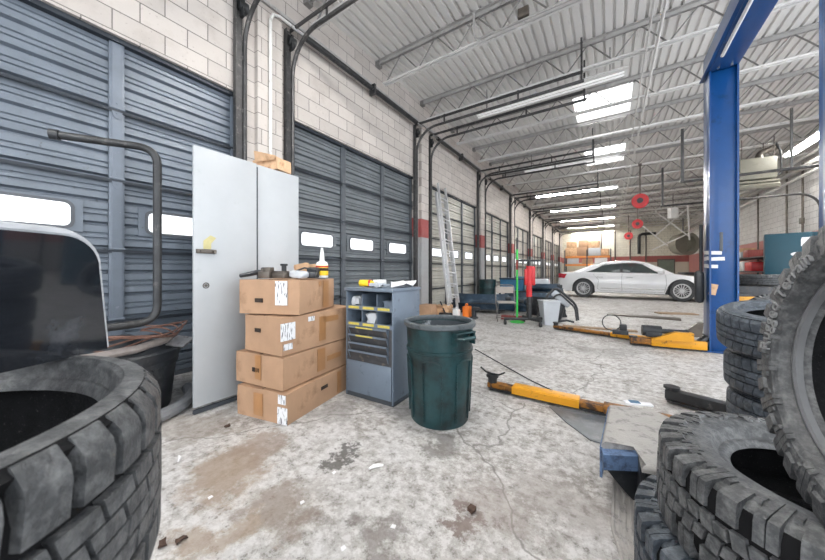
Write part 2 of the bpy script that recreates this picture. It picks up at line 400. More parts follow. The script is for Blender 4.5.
# sectional steel doors
SH = DH / 5
def pan_profile(h):
    """ribbed steel section: three pans, each with a lap and two ribs; returns (x, z) from bottom to top"""
    out = []; n = 3; p = h / n
    for k in range(n):
        z = k * p
        out += [(-.035, z), (-.035, z + .014), (.004, z + .030), (0, z + .082), (-.015, z + .088), (-.015, z + .098), (.002, z + .106),
                (.002, z + .132), (-.013, z + .138), (-.013, z + .148), (.003, z + .156), (0, z + p - .012)]
    return out
def section_mesh(parent, y0, y1, z0, m):
    b = MB(); pr = pan_profile(SH - .012)
    b.grid([[(x_, y0, z0 + .006 + z_) for x_, z_ in pr], [(x_, y1, z0 + .006 + z_) for x_, z_ in pr]]); b.thick(.01)
    b.box((-.06, (y0 + y1) / 2, z0 + SH / 2), (.02, y1 - y0, SH))
    return b.build('panel', m, parent, sharp=25)
def rrect(w, h, r, n=5):
    pts = []
    for cx, cy, a in ((w / 2 - r, h / 2 - r, 0), (-w / 2 + r, h / 2 - r, PI / 2), (-w / 2 + r, -h / 2 + r, PI), (w / 2 - r, -h / 2 + r, 1.5 * PI)):
        pts += [(cx + r * math.cos(a + PI / 2 * i / n), cy + r * math.sin(a + PI / 2 * i / n)) for i in range(n + 1)]
    return pts
YZ = Matrix(((0, 0, 1, 0), (1, 0, 0, 0), (0, 1, 0, 0), (0, 0, 0, 1)))      # local XY -> world YZ, extrude along +X
def make_door(m, sm):
    d = bpy.data.objects.new('door', None); COL.objects.link(d); struct(d)
    for k in range(5): section_mesh(d, 0, DW, k * SH, m)
    for i in range(3):
        yc = DW * (2 * i + 1) / 6 - (0.06 if i == 1 else 0); zc = 1.72; w, h = (.66, .215)
        b = MB(); b.box((.004, yc, zc), (.022, w + .16, h + .09))
        fr = b.build('window_frame', m, d)
        out = rrect(w + .05, h + .05, .065); inn = rrect(w, h, .05); g = MB(); n = len(out)
        L = [[g.bm.verts.new((x_, yc + p[0], zc + p[1])) for p in q] for q, x_ in ((out, .012), (out, .026), (inn, .026), (inn, .012))]
        for a_ in range(4):
            for j in range(n): g.face((L[a_][j], L[a_][(j + 1) % n], L[(a_ + 1) % 4][(j + 1) % n], L[(a_ + 1) % 4][j]))
        g.build('gasket', 'frame_rubber', fr)
        g = MB(); g.prism(rrect(w + .01, h + .01, .05), .006, TR(.014, yc, zc) @ YZ); g.build('pane', 'pane', fr)
    for i in range(4):
        y = DW * i / 3; w = .115 if 0 < i < 3 else .07
        y = min(max(y, w / 2), DW - w / 2)
        b = MB(); b.box((.022, y, DH / 2), (.03, w, DH - .01), bev=.004); b.box((.035, y, DH / 2), (.012, w * .62, DH - .02))
        st = b.build('stile', sm, d)
        for k in range(1, 5):
            b = MB(); z = k * SH
            for s in (-1, 1):
                b.prism([(-.045, 0), (.045, 0), (.03, .075), (.012, .095), (-.012, .095), (-.03, .075)], .006, TR(.044, y, z + s * .004) @ YZ @ (I4 if s > 0 else Matrix.Diagonal((1, -1, 1, 1))))
            b.cyl((.05, y - w / 2, z), (.05, y + w / 2, z), .011, 8)
            for s in (-.05, .05): b.cyl((.048, y, z + s), (.056, y, z + s), .008, 6)
            b.build('hinge', sm, st)
    for k in range(1, 5):
        b = MB(); b.box((.030, DW / 2, k * SH - .02), (.045, DW - .02, .020)); b.box((.045, DW / 2, k * SH - .025), (.008, DW - .02, .03))
        b.build('strut', 'strut', d)
    b = MB(); b.box((.02, DW / 2, .02), (.05, DW, .05)); b.build('bottom_seal', 'frame_rubber', d)
    b = MB(); b.box((.03, DW / 2, DH - .02), (.08, DW, .05)); b.build('header_angle', 'strut', d)
    return d
dB = make_door('door_blue', 'stile_blue'); dG = make_door('door_grey', 'stile_dark'); dP = make_door('door_lit', 'stile_dark')
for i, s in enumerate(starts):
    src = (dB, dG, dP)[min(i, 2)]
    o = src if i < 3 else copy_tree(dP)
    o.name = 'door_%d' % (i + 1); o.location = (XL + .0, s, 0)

# overhead door tracks, one each side of every left door
def make_track():
    t = thing('door_track', '', 'door track', (0, 0, 0))
    b = MB(); b.box((.125, -.035, 2.4), (.03, .10, 4.8)); b.box((.15, -.08, 2.4), (.06, .012, 4.8))
    for z in (.5, 1.2, 1.9, 2.6, 3.3, 4.0): b.box((.12, .03, z), (.05, .07, .05))
    b.build('jamb_angle', 'track', t)
    pts = [(.13, .05, .05), (.13, .05, 4.15)] + [Vector((.13 + .55 - .55 * math.cos(a), .05, 4.15 + .55 * math.sin(a))) for a in [PI / 2 * k / 12 for k in range(1, 13)]] + [(3.78, .05, 4.70)]
    b = MB(); b.tube(pts, .03, 8); b.build('curved_rail', 'track', t)
    b = MB(); b.box((1.88, .05, 4.88), (3.76, .05, .012)); b.box((1.88, .03, 4.855), (3.76, .012, .06)); b.build('top_angle', 'track', t)
    for x_ in (.9, 2.6): box1('hanger', 'track', (x_, .05, 4.80), (.035, .012, .22), t)
    box1('hanger', 'track', (3.74, .05, 5.10), (.035, .012, .82), t)
    b = MB(); b.box((.10, 0, 4.62), (.22, .03, .22)); b.cyl((.14, -.05, 4.66), (.14, .07, 4.66), .075, 14); b.build('drum', 'black_steel', t)
    return t
tr = make_track(); first = True
for i, s in enumerate(starts):
    for j, y in enumerate((s - .05, s + DW + .0)):
        o = tr if first else copy_tree(tr); first = False
        o.location = (XL + .02, y, 0)
        if j: o.scale = (1, 1, 1)
        o['label'] = 'dark overhead track curving from the %s side of the %s left roll door' % (('near', 'far')[j], ORD[i])
        o['group'] = 'overhead tracks of the left doors'
# torsion shaft above each door
for i, s in enumerate(starts):
    t = thing('torsion_shaft', 'black spring shaft along the wall top above the %s roll door from the camera' % ORD[i], 'spring shaft', (XL + .27, s, 4.80), group='spring shafts above the doors')
    b = MB(); b.cyl((0, -.1, 0), (0, DW + .1, 0), .018, 10); b.build('shaft', 'steel', t)
    b = MB(); b.cyl((0, .15, 0), (0, DW / 2 - .06, 0), .05, 12); b.build('spring', 'black_steel', t); b = MB(); b.cyl((0, DW / 2 + .06, 0), (0, DW - .15, 0), .05, 12); b.build('spring', 'black_steel', t)
    b = MB(); b.box((-.02, DW / 2, 0), (.14, .05, .2)); b.build('bracket', 'track', t)
# right-hand tracks
for i, (y, zz) in enumerate(((10.9, 3.62), (14.6, 3.62))):
    t = thing('side_door_track', 'dark track on hangers reaching to the right wall, %s one' % ('nearer' if i == 0 else 'farther'), 'door track', (0, y, 0), group='tracks of the right door')
    pts = [(1.6, 0, zz), (4.9, 0, zz)] + [Vector((4.9 + .5 * math.sin(a), 0, zz - .5 + .5 * math.cos(a))) for a in [PI / 2 * k / 10 for k in range(1, 11)]] + [(5.4, 0, .05)]
    b = MB(); b.tube(pts, .035, 8); b.build('curved_rail', 'track', t)
    box1('hanger', 'track', (1.65, 0, zz + .72), (.06, .06, 1.45), t); box1('hanger', 'track', (3.6, 0, zz + .72), (.04, .04, 1.45), t)

# open-web roof joists
def make_joist():
    t = thing('roof_joist', '', 'joist')
    L0, L1 = XL + .1, XR - .02
    b = MB()
    for dy in (-.045, .045): b.box(((L0 + L1) / 2, dy, 5.555), (L1 - L0, .05, .012)); b.box(((L0 + L1) / 2, dy * .5, 5.52), (L1 - L0, .012, .07))
    b.build('top_chord', 'joist', t)
    b = MB()
    for dy in (-.04, .04): b.box(((L0 + L1) / 2 + .05, dy, 5.04), (L1 - L0 - .3, .045, .012)); b.box(((L0 + L1) / 2 + .05, dy * .5, 5.06), (L1 - L0 - .3, .010, .05))
    b.build('bottom_chord', 'joist_light', t)
    b = MB(); x_ = L0 + .25; pts = []; k = 0
    while x_ < L1 - .1:
        pts.append((x_, 0, 5.06 if k % 2 == 0 else 5.52)); x_ += .39; k += 1
    b.tube(pts, .017, 6); b.build('web', 'web', t)
    box1('bearing_seat', 'web', (L0 + .02, 0, 5.5), (.16, .12, .10), t); box1('bearing_seat', 'web', (L1 - .02, 0, 5.5), (.16, .12, .10), t)
    return t
jo = make_joist()
for i in range(18):
    o = jo if i == 0 else copy_tree(jo)
    o.location = (0, 3.1 + 1.76 * i, 0)
    o['label'] = 'open-web steel roof joist crossing the ceiling, %s from the camera' % ORD[i]; o['group'] = 'roof joists'

# fluorescent strip fixtures
def make_fixture(dim):
    t = thing('strip_light', '', 'ceiling light')
    b = MB(); b.prism([(-.09, 0), (.09, 0), (.16, -.05), (.155, -.056), (.085, -.012), (-.085, -.012), (-.155, -.056), (-.16, -.05)], 2.95, TR(-1.475, 0, .06) @ Matrix(((0, 0, 1, 0), (1, 0, 0, 0), (0, 1, 0, 0), (0, 0, 0, 1))))
    b.box((0, 0, .075), (2.95, .1, .05)); b.build('housing', 'white_paint', t)
    for dy in (-.05, .05):
        b = MB(); b.cyl((-1.42, dy, -.01), (1.42, dy, -.01), .016, 10); b.build('lamp_tube', 'tube_dim' if dim else 'tube', t)
    for x_ in (-1.2, 1.2): box1('hanger', 'web', (x_, 0, .33), (.02, .02, .46), t)
    return t
fx = {False: make_fixture(False), True: make_fixture(True)}; used = set()
FIX = [(-2.2, False), (2.3, False), (6.8, True), (11.55, True), (15.9, False), (20.4, False), (24.9, False), (29.4, False), (33.4, False)]  # first two are unseen, added for light in step with the row
vis = 0
for y, dim in FIX:
    o = fx[dim] if dim not in used else copy_tree(fx[dim]); used.add(dim)
    o.location = (-1.2, y, 4.86)
    if y > 13: o.location.x = -1.42; o.scale = (1.16, 1, 1)
    if y < 4: lab = 'unseen lit strip light added behind the first joist, above the frame, %s' % ('near' if y > 0 else 'over the camera')
    elif dim: lab = ('unlit white strip light with reflector before the skylights, nearest of the row', 'unlit white strip light hanging just below the farther skylight')[0 if y < 8 else 1]
    else: lab = 'lit strip light across the far ceiling, %s of the glowing row from the camera' % ORD[vis]; vis += 1
    o['label'] = lab; o['group'] = 'ceiling strip lights'
o = copy_tree(fx[False]); o.location = (3.9, 7.6, 4.9); o.rotation_euler = (0, 0, PI / 2)
o['label'] = 'lit strip light running lengthwise near the right wall, right of the blue post'; o['group'] = 'ceiling strip lights'

o = copy_tree(fx[False]); o.location = (4.75, 13.2, 4.86); o.rotation_euler = (0, 0, PI / 2)  # added lamp, lifts the brightness of the right wall
o['label'] = 'added lit strip light brightening the right wall, lengthwise behind the gas heater'; o['group'] = 'ceiling strip lights'
# pipes and conduits
def pipe(name, label, cat, pts, r, m='pipe_paint', extra=None, group=None):
    b = MB(); b.tube(pts, r, 8)
    if extra:
        for c, d in extra: b.box(c, d, bev=.004)
    return tag(b.build(name, m), label, cat, group)
pipe('conduit', 'thin white conduit running lengthwise under the joists beside the skylights, left one', 'conduit', [(.52, 2, 5.0), (.52, 33.9, 5.0)], .016)
pipe('conduit', 'thin white conduit running lengthwise under the joists beside the skylights, right one', 'conduit', [(.66, 2, 5.0), (.66, 33.9, 5.0)], .022)
pipe('conduit', 'grey conduit strapped along the second joist and bending up to the roof deck', 'conduit',
     [(-1.9, 4.74, 5.5), (-1.9, 4.74, 5.15), (-1.87, 4.74, 5.06), (-1.78, 4.74, 5.02), (.9, 4.74, 5.0)], .018, 'joist')
box1('b', 'dark_can', (-1.1, 4.74, 5.12), (.16, .07, .14), None, bev=.006).name = 'junction_box'
tag(bpy.data.objects['junction_box'], 'small grey electrical box on the conduit along the second joist', 'electrical box')
pipe('wall_pipe', 'white pipe rising up the pier between the first two doors to the wall top', 'pipe',
     [(XL + .22, 2.42, .03), (XL + .22, 2.42, 4.72), (XL + .22, 2.46, 4.82), (XL + .22, 2.56, 4.86), (XL + .22, 3.0, 4.86)], .022)
for k, (y, x_) in enumerate(((17.0, 5.5), (15.9, 5.5), (19.6, 5.5))):
    pipe('wall_conduit', ('grey conduit running up the right wall left of the teal cabinet', 'grey conduit running up the right wall above the teal cabinet', 'grey conduit up the right wall close to the blue post')[k],
         'conduit', [(x_, y, .05), (x_, y, 4.9)], .03, 'dark_can', [((x_ - .02, y, 2.9), (.08, .16, .2))] if k == 1 else None)
for k, (z, r) in enumerate(((4.62, .09), (4.95, .05), (4.35, .05))):
    pipe('wall_duct', ('thick grey pipe running lengthwise along the right wall top', 'thin pipe along the right wall above the thick pipe', 'thin pipe along the right wall below the thick pipe')[k], 'pipe', [(5.35, 9.4, z), (5.35, 33.9, z)], r, 'joist_light' if k else 'joist')
for k, (x_, z0) in enumerate(((-.7, .0), (.4, .0), (1.55, .0), (2.7, .0))):
    pipe('far_pipe', 'dark pipe on the far wall, %s from the left' % ORD[k], 'pipe', [(x_, YF - .06, z0), (x_, YF - .06, 4.9)], .05, 'dark_can', group='pipes on the far wall')
pipe('far_duct', 'black bent duct on the far beige wall below the red reels', 'duct', [(2.2, YF - .2, 2.7), (2.2, YF - .2, 4.2), (2.25, YF - .2, 4.4), (2.45, YF - .2, 4.5), (3.4, YF - .2, 4.5)], .12, 'black_steel')
d = bpy.data.objects.new('door_9', None); COL.objects.link(d); struct(d); d.location = (4.1, YF - .03, 0)
box1('leaf', 'door_far', (0, 0, 1.05), (1.05, .05, 2.1), d); box1('door_frame', 'dark_can', (0, .01, 1.1), (1.2, .04, 2.2), d)
box1('handle', 'chrome', (.42, -.05, 1.0), (.12, .05, .03), d)

# ------------------------------------------------------------------ tyres (built lying flat, axis Z, base at z = 0)
def wedge(b, sec, t0, t1, skew=0.0, n=2):
    """section [(r, z)] swept between two angles, sheared by skew * z"""
    rows = []
    for i in range(n + 1):
        t = t0 + (t1 - t0) * i / n
        rows.append([b.bm.verts.new((r * math.cos(t + skew * z), r * math.sin(t + skew * z), z)) for r, z in sec])
    L = len(sec)
    for i in range(n):
        for j in range(L): b.face((rows[i][j], rows[i][(j + 1) % L], rows[i + 1][(j + 1) % L], rows[i + 1][j]))
    b.face(list(reversed(rows[0]))); b.face(rows[-1])
def casing(R, W, rh, m='rubber', t=.012):
    """closed torus section: bead, bulging sidewall, shoulder, tread floor, inner liner"""
    h = R - rh
    s = min(1, h / .17)
    half = [(rh, .20 * W), (rh + .008 * s, .155 * W), (rh + .02 * s, .13 * W), (rh + .03 * s, .135 * W), (rh + .04 * s, .10 * W), (rh + .25 * h, .035 * W), (rh + .27 * h, .022 * W), (rh + .34 * h, .015 * W),
            (rh + .36 * h, .0), (rh + .55 * h, .0), (rh + .70 * h, .012 * W), (rh + .72 * h, .03 * W), (R - .30 * h * .6, .05 * W), (R - t - .012, .10 * W), (R - t, .2 * W)]
    prof = half + [(r, W - z) for r, z in reversed(half)]
    inner = [(rh + .012, .79 * W), (rh + .45 * h, .90 * W), (R - t - .022, .80 * W), (R - t - .018, .5 * W), (R - t - .022, .20 * W), (rh + .45 * h, .10 * W), (rh + .012, .21 * W)]
    return prof, inner
def tyre(name, label, R, W, rh, pattern, loc, rot, group=None, m='rubber', npitch=36, words=None, seed=0):
    t = thing(name, label, 'tyre', loc, rot, group)
    prof, inner = casing(R, W, rh)
    b = MB(); b.lathe(prof, 96)
    for f in b.bm.faces:
        if min(math.hypot(v_.co.x, v_.co.y) for v_ in f.verts) > R - .03: f.material_index = 1
    b.build('casing', [m, 'groove'], t, sharp=50)
    b = MB(); b.lathe([prof[-1]] + inner + [prof[0]], 72); b.build('inner_liner', 'rubber_in', t, recalc=True)
    b = MB(); da = 2 * PI / npitch; q = .020
    r0 = R - q
    rr = random.Random(seed)
    if pattern in ('mud', 'rugged'):
        for k in range(npitch):
            a = k * da
            for s in (0, 1):
                fz = (lambda z: W - z) if s else (lambda z: z)
                aa = a + (da * .5 if s else 0); big = k % 2
                lo = .105 if big else .075
                sec = [(R - lo, .022 * W), (R - lo + .012, -.006), (R - .022, .006), (R - .004, .045 * W), (R, .10 * W), (R, .29 * W), (r0, .30 * W), (r0 - .01, .1 * W)]
                sec = [(r, fz(z)) for r, z in sec]
                if big: wedge(b, sec, aa - da * .34, aa - da * .07, 0, 1); wedge(b, sec, aa - da * .03, aa + da * .24, 0, 1)
                else: wedge(b, sec, aa - da * .34, aa + da * .24, 0, 2)
                # small side biter between the lugs
                sec = [(R - .085, .015 * W), (R - .078, -.004), (R - .055, -.002), (R - .05, .03 * W)]
                wedge(b, [(r, fz(z)) for r, z in sec], aa + da * .33, aa + da * .55, 0, 1)
                # two zigzag centre blocks with a sipe between
                sg = -1 if s else 1
                z0, z1 = (.33 * W, .49 * W)
                for (u0, u1, w0, w1) in ((-.40, .02, z0, z1), (.08, .46, z0 + .03 * W, z1 - .02 * W)):
                    sec = [(r0, w0), (R + .002, w0), (R + .002, w1), (r0, w1)]
                    wedge(b, [(r, fz(z)) for r, z in sec], aa + u0 * da, aa + u1 * da, sg * .55 / W * da * 1.4, 1)
    elif pattern == 'allterrain':
        for k in range(npitch):
            a = k * da
            for s in (0, 1):
                fz = (lambda z: W - z) if s else (lambda z: z)
                aa = a + (da * .5 if s else 0)
                sec = [(R - .058, .03 * W), (R - .045, .004), (R - .02, .02 * W), (R - .004, .09 * W), (R, .14 * W), (R, .27 * W), (r0, .275 * W), (r0 - .012, .1 * W)]
                wedge(b, [(r, fz(z)) for r, z in sec], aa - da * .38, aa + da * .36, .5 * da / W, 3)
                for (w0, w1) in ((.315, .40), (.415, .495)):
                    for (u0, u1) in (((-.46, .42),) if w0 < .4 else ((.04, .92),)):
                        sec = [(r0, w0 * W), (R + .001, w0 * W), (R + .001, w1 * W), (r0, w1 * W)]
                        wedge(b, [(r, fz(z)) for r, z in sec], aa + u0 * da, aa + u1 * da, (1.6 if not s else -1.6) * da / W, 2)
    else:                                                            # street: ribs with slanted shoulder grooves
        q = .008
        for k in range(npitch):
            a = k * da
            for s in (0, 1):
                fz = (lambda z: W - z) if s else (lambda z: z)
                sec = [(R - .035, .05 * W), (R - .012, .08 * W), (R - .002, .14 * W), (R, .22 * W), (R, .33 * W), (R - .02, .33 * W)]
                wedge(b, [(r, fz(z)) for r, z in sec], a - da * .45, a + da * .45, (1 if not s else -1) * 1.2 * da / W, 2)
            for z0, z1, sk in ((.36, .48, -1.2), (.50, .64, 1.2)):
                wedge(b, [(R - .02, z0 * W), (R + .001, z0 * W), (R + .001, z1 * W), (R - .02, z1 * W)], a - da * .48, a + da * .47, sk * da / W, 2)
    b.build('tread', m, t, sharp=25)
    if pattern == 'rugged':
        for z0, sg in ((W, -1), (0, 1)):
            b = MB(); b.lathe([(rh + .004, z0 + sg * .15 * W), (rh + .006, z0 + sg * .10 * W), (rh + .012, z0 + sg * .085 * W), (rh + .022, z0 + sg * .10 * W), (rh + .02, z0 + sg * .15 * W)], 96, None, True); b.build('bead', 'bead', t)
    if words:
        for txt, ang, size, rmid, face in words:
            me = text_mesh(txt, size, .003); Wt = max(v.co.x for v in me.vertices)
            for v in me.vertices:
                rr_ = rmid + v.co.y - size * .35
                th = ang - (v.co.x - Wt / 2) / rmid if face else ang + (v.co.x - Wt / 2) / rmid
                z = (W + .003 + v.co.z) if face else (-.003 - v.co.z)
                v.co = (rr_ * math.cos(th), rr_ * math.sin(th), z)
            me.materials.append(M['letter']); link('lettering', me, t)
    return t

# left foreground stack
gx, gy = -.81, -.175
zz = 0
for k in range(3):
    tyre('tyre', ['worn tyre at the bottom of the left foreground stack', 'worn tyre second from the floor in the left foreground stack', 'tyre right under the top tyre of the left foreground stack'][k],
         .385, .236, .215, 'street' if k < 2 else 'allterrain', (gx + (.02, -.015, -.012)[k], gy + (-.01, .02, -.01)[k], zz), (0, 0, .4 * k), 'left foreground tyre stack', 'rubber', 34, seed=k)
    zz += .236
tyre('tyre', 'large off-road tyre on top of the left foreground stack, black panel standing on it', .40, .305, .322, 'allterrain', (gx, gy, zz), (0, 0, .05), 'left foreground tyre stack', 'rubber_dusty', 44, seed=5)
zt = zz + .305
# glossy black panel standing across the hole of that tyre
t = thing('panel', 'glossy black rounded plastic panel with pale rim standing on the left tyre stack', 'plastic panel', (-.845, -.165, zt), (rad(3), 0, rad(117)))
def panel_poly(w, h, r):
    pts = [(-w / 2, 0), (w / 2, 0)]
    pts += [(w / 2 - .025 - r + r * math.cos(a), h - r + r * math.sin(a)) for a in [PI / 2 * k / 8 for k in range(9)]]
    pts += [(-w / 2 + .02 + r - r * math.sin(a), h - r + r * math.cos(a)) for a in [PI / 2 * k / 8 for k in range(9)]]
    return pts
XZ = Matrix(((1, 0, 0, 0), (0, 0, -1, 0), (0, 1, 0, 0), (0, 0, 0, 1)))   # local XY -> XZ, extrude along -Y
b = MB(); b.prism(panel_poly(.80, .262, .07), .022, TR(0, .004, 0) @ XZ); b.build('face', 'gloss_black', t)
pp = panel_poly(.81, .268, .072)
b = MB(); b.tube([(x_, .004, z_ - .001) for x_, z_ in pp[2:]] , .012, 8); b.tube([(.405, .004, 0), (pp[2][0], .004, pp[2][1])], .012, 8); b.build('rim', 'pale_rim', t)
b = MB(); b.box((0, .04, .012), (.72, .07, .02), bev=.004); b.build('foot', 'black_plastic', t)

# right foreground tyres
tyre('tyre', 'knobbly mud tyre lying on the floor at the bottom of the right foreground stack', .42, .285, .225, 'mud', (.50, 1.46, .024), (0, 0, .3), 'right foreground tyres', 'rubber_blue', 34, seed=8)
tyre('tyre', 'big mud-terrain tyre lying flat on top of the right foreground stack', .42, .285, .228, 'mud', (.565, 1.43, .311), (rad(1), rad(1.5), .1), 'right foreground tyres', 'rubber_dusty', 34, seed=9,
     words=[('ELC', rad(100), .042, .335, True)])
# the tyre standing upright on it: axis turned to face -X, slightly leaning back
nrm = Vector((-math.cos(.1) * math.cos(.17), -math.cos(.1) * math.sin(.17), math.sin(.1)))
u = Vector((-math.sin(.17), math.cos(.17), 0)); v = nrm.cross(u) * -1
ex = -u; ey = nrm.cross(ex)
Rm = Matrix((ex, ey, nrm)).transposed()
Wb = .27
ctr = Vector((.452, 1.03, .988)) - nrm * Wb
tyre('tyre', 'big off-road tyre standing upright at the right edge on the lying mud tyre', .392, Wb, .25, 'rugged', ctr, Rm.to_euler(), 'right foreground tyres', 'rubber_dusty', 40, seed=10,
     words=[('Rugged Terrain', rad(157), .052, .325, True)])
# moulded rubber mat under the stack
t = thing('floor_mat', 'worn grey moulded rubber mat lying flat on the floor left of the right tyre stack', 'mat', (0, 0, 0))
mo = [(.02, 1.18), (.46, 1.18), (.46, 2.10), (.05, 2.12), (.012, 2.06), (.005, 1.66), (.035, 1.52), (.06, 1.40)]
b = MB(); b.prism(mo, .012, TR(0, 0, 0)); b.build('base', 'mat_rubber', t)
def ridge(pts, r): b = MB(); b.tube([(x, y, .013) for x, y in pts], r, 6); b.build('ridge', 'mat_rubber', t)
ridge([(p[0] + .006, p[1]) for p in mo[3:]] + [(.03, 1.2)], .008)
for k in range(1, 6):
    ridge([(.012 + .026 * k, 2.09 - .012 * k), (.016 + .024 * k, 1.80), (.012 + .022 * k, 1.66), (.045 + .026 * k, 1.50), (.075 + .03 * k, 1.36), (.06 + .035 * k, 1.2)], .006)
for k in range(5): ridge([(.015, 2.02 - .13 * k), (.045, 2.00 - .13 * k), (.06, 1.95 - .13 * k)], .005)
b = MB(); b.prism([(.14, 1.55), (.30, 1.55), (.32, 1.98), (.17, 2.0), (.15, 1.9)], .012, TR(0, 0, .01)); b.build('raised_pad', 'mat_rubber', t)

# road tyre stack behind
zz = 0
labs = ['road tyre at the bottom of the stack beside the blue lift', 'road tyre second from the floor in the stack beside the blue lift', 'road tyre under the topmost one in the stack beside the blue lift', 'road tyre topmost in the stack beside the blue lift']
for k in range(4):
    dx = (.0, .05, .035, -.0)[k]
    tyre('tyre', labs[k], .325, .238, .205, 'street', (.89 + dx, 2.62 + dx * .5, zz + (.03 if k == 3 else 0)), (rad(7.5) if k == 3 else 0, rad(-2.5) if k == 3 else 0, .5 * k if k < 3 else 0), 'road tyres beside the lift', 'rubber_blue', 40, seed=20 + k)
    zz += .238

# dusty bumper panel lying over the arm
t = thing('car_bumper', 'dusty grey moulded panel with blue underside lying beside the right tyre stack', 'car panel', (0, 0, 0))
top = [at(609, 404, .30), at(601, 443, .30), at(637, 445, .30), at(642, 466, .30), at(668, 471, .30), at(700, 440, .30), at(697, 428, .30), at(650, 408, .30)]
cx_ = sum((p for p in top), Vector()) / len(top); t.location = (cx_.x, cx_.y, 0)
lp = [p - Vector((cx_.x, cx_.y, 0)) for p in top]
b = MB(); b.prism([(p.x, p.y) for p in lp], .03, TR(0, 0, .27))
bmesh.ops.bevel(b.bm, geom=[e for e in b.bm.edges if abs(e.verts[0].co.z - e.verts[1].co.z) < .001 and e.verts[0].co.z > .29], offset=.018, segments=3, profile=.5, affect='EDGES')
b.build('top_panel', 'dusty', t)
b = MB()
P0, P1, P2, P3, P4 = lp[0], lp[1], lp[2], lp[3], lp[4]
def wall_strip(pts, z0, z1, dz=.012, ins=0):
    for i in range(len(pts) - 1):
        a, c = pts[i], pts[i + 1]; dv = Vector((c.x - a.x, c.y - a.y, 0)); L = dv.length
        b.box(((a.x + c.x) / 2, (a.y + c.y) / 2, (z0 + z1) / 2), (L, dz, z1 - z0), RZ(math.atan2(dv.y, dv.x)))
wall_strip([lp[7], lp[0], lp[1]], .12, .28)
b.build('side_skirt', 'dusty_blue', t)
b = MB(); q = [P1 + Vector((0, .03, 0)), P1 + Vector((.012, -.06, 0)), P2 + Vector((.02, -.05, 0)), P2 + Vector((0, .03, 0))]
b.prism([(p.x, p.y) for p in q], .075, TR(0, 0, .197)); b.build('lower_step', 'dusty_blue', t)
b = MB(); wall_strip([P2 + Vector((.01, .08, 0)), lp[3] + Vector((.012, .05, 0)), lp[4] + Vector((0, .04, 0)), lp[5]], .0, .27, .03); wall_strip([lp[0] + Vector((.03, -.03, 0)), lp[6] + Vector((-.03, 0, 0))], 0, .27, .03)
b.build('liner', 'black_plastic', t)
p = at(638, 404, .302)
tag(box1('wrapper', 'label_white', (p.x, p.y, .306), (.16, .05, .012), None, RZ(.3), .003), 'small blue and white wrapper lying on the dusty panel edge', 'wrapper')
w_ = bpy.data.objects['wrapper']
b = MB(); b.box((p.x - .02, p.y, .313), (.06, .046, .002), RZ(.3)); b.build('print', 'blue_bright', w_)
b = MB(); e0 = [lp[0] + Vector((.01, -.05, 0)), P1 + Vector((.01, -.03, 0)), P2 + Vector((.0, -.03, 0)), lp[3] + Vector((.01, .01, 0)), lp[4] + Vector((0, .02, 0))]
rows = []
for k in range(4):
    rows.append([(p.x + .045 * k, p.y + .04 * k + .012 * math.sin(i * 2.3 + k), max(.004, .20 - .066 * k)) for i, p in enumerate(e0)])
b.grid(rows); b.thick(.01); b.build('hanging_liner', 'black_plastic', t)
# smoked flat sheet on the floor
pts = [at(549, 407), at(566, 423), at(581, 434), at(590, 441), at(600, 444), at(640, 440), at(640, 425)]
b = MB(); b.prism([(p.x, p.y) for p in pts], .008, TR(0, 0, .002)); tag(b.build('plastic_sheet', 'smoke'), 'dark smoked plastic sheet lying flat on the floor under the yellow arm', 'plastic sheet')

# ------------------------------------------------------------------ cardboard boxes
def carton(name, label, corner, lx, ly, h, rz, z, seed, labels=(), tapes=(), holes=()):
    """corner = world (x, y) of the near corner; box extends -lx along its left face and ly along the right face"""
    t = thing(name, label, 'cardboard box', (corner[0], corner[1], z), (0, 0, rz), 'cardboard boxes stacked by the locker')
    b = MB(); b.box((-lx / 2, ly / 2, h / 2), (lx, ly, h))
    bmesh.ops.subdivide_edges(b.bm, edges=b.bm.edges[:], cuts=7, use_grid_fill=True)
    for v_ in b.bm.verts:
        q = v_.co * 4 + Vector((seed * 5.1, 0, 0)); zf = v_.co.z / h
        k = .010 * math.sin(PI * zf)
        v_.co += Vector((noise.noise(q), noise.noise(q + Vector((9, 9, 0))), 0)) * k
        if zf > .99: v_.co.z += noise.noise(q * 1.3) * .008
    b.build('carton', 'cardboard', t)
    def front(u, w_, zc, hh, th=.004): return ((-lx * u, -th * 2, zc * h), (w_, th, hh))
    def side(u, w_, zc, hh, th=.004): return ((th * 2, ly * u, zc * h), (th, w_, hh))
    for face, u, w_, zc, hh in labels: c, d = (front if face == 'f' else side)(u, w_, zc, hh); box1('shipping_label', 'label', c, d, t)
    for face, u, w_, zc, hh in tapes: c, d = (front if face == 'f' else side)(u, w_, zc, hh, .003); box1('tape', 'tape', c, d, t)
    for face, u, w_, zc, hh in holes: c, d = (front if face == 'f' else side)(u, w_, zc, hh, .003); box1('hand_hole', 'hole', c, d, t)  # thin dark slabs: the shade inside uncut openings as colour
    b = MB(); b.box((-lx / 2, ly / 2, h + .002), (.004, ly * .98, .003)); b.build('top_seam', 'hole', t)
    return t
def cw(px, d): p = wd(px, d); return (p.x, p.y)
carton('cardboard_box', 'brown cardboard box at the bottom of the stack by the locker', cw(286.8, 2.315), .54, .88, .24, rad(11), 0, 1,
       [('f', .08, .075, .82, .07), ('f', .07, .10, .3, .13)], [('f', .55, .10, .5, .18), ('s', .75, .06, .5, .2)], [('s', .5, .09, .6, .03)])
carton('cardboard_box', 'brown cardboard box second from the floor in the stack by the locker', cw(283, 2.35), .56, .88, .255, rad(8), .252, 2, [],
       [('f', .5, .07, .6, .2), ('s', .48, .10, .55, .2), ('s', .68, .2, .5, .05)], [('f', .55, .085, .5, .035)])
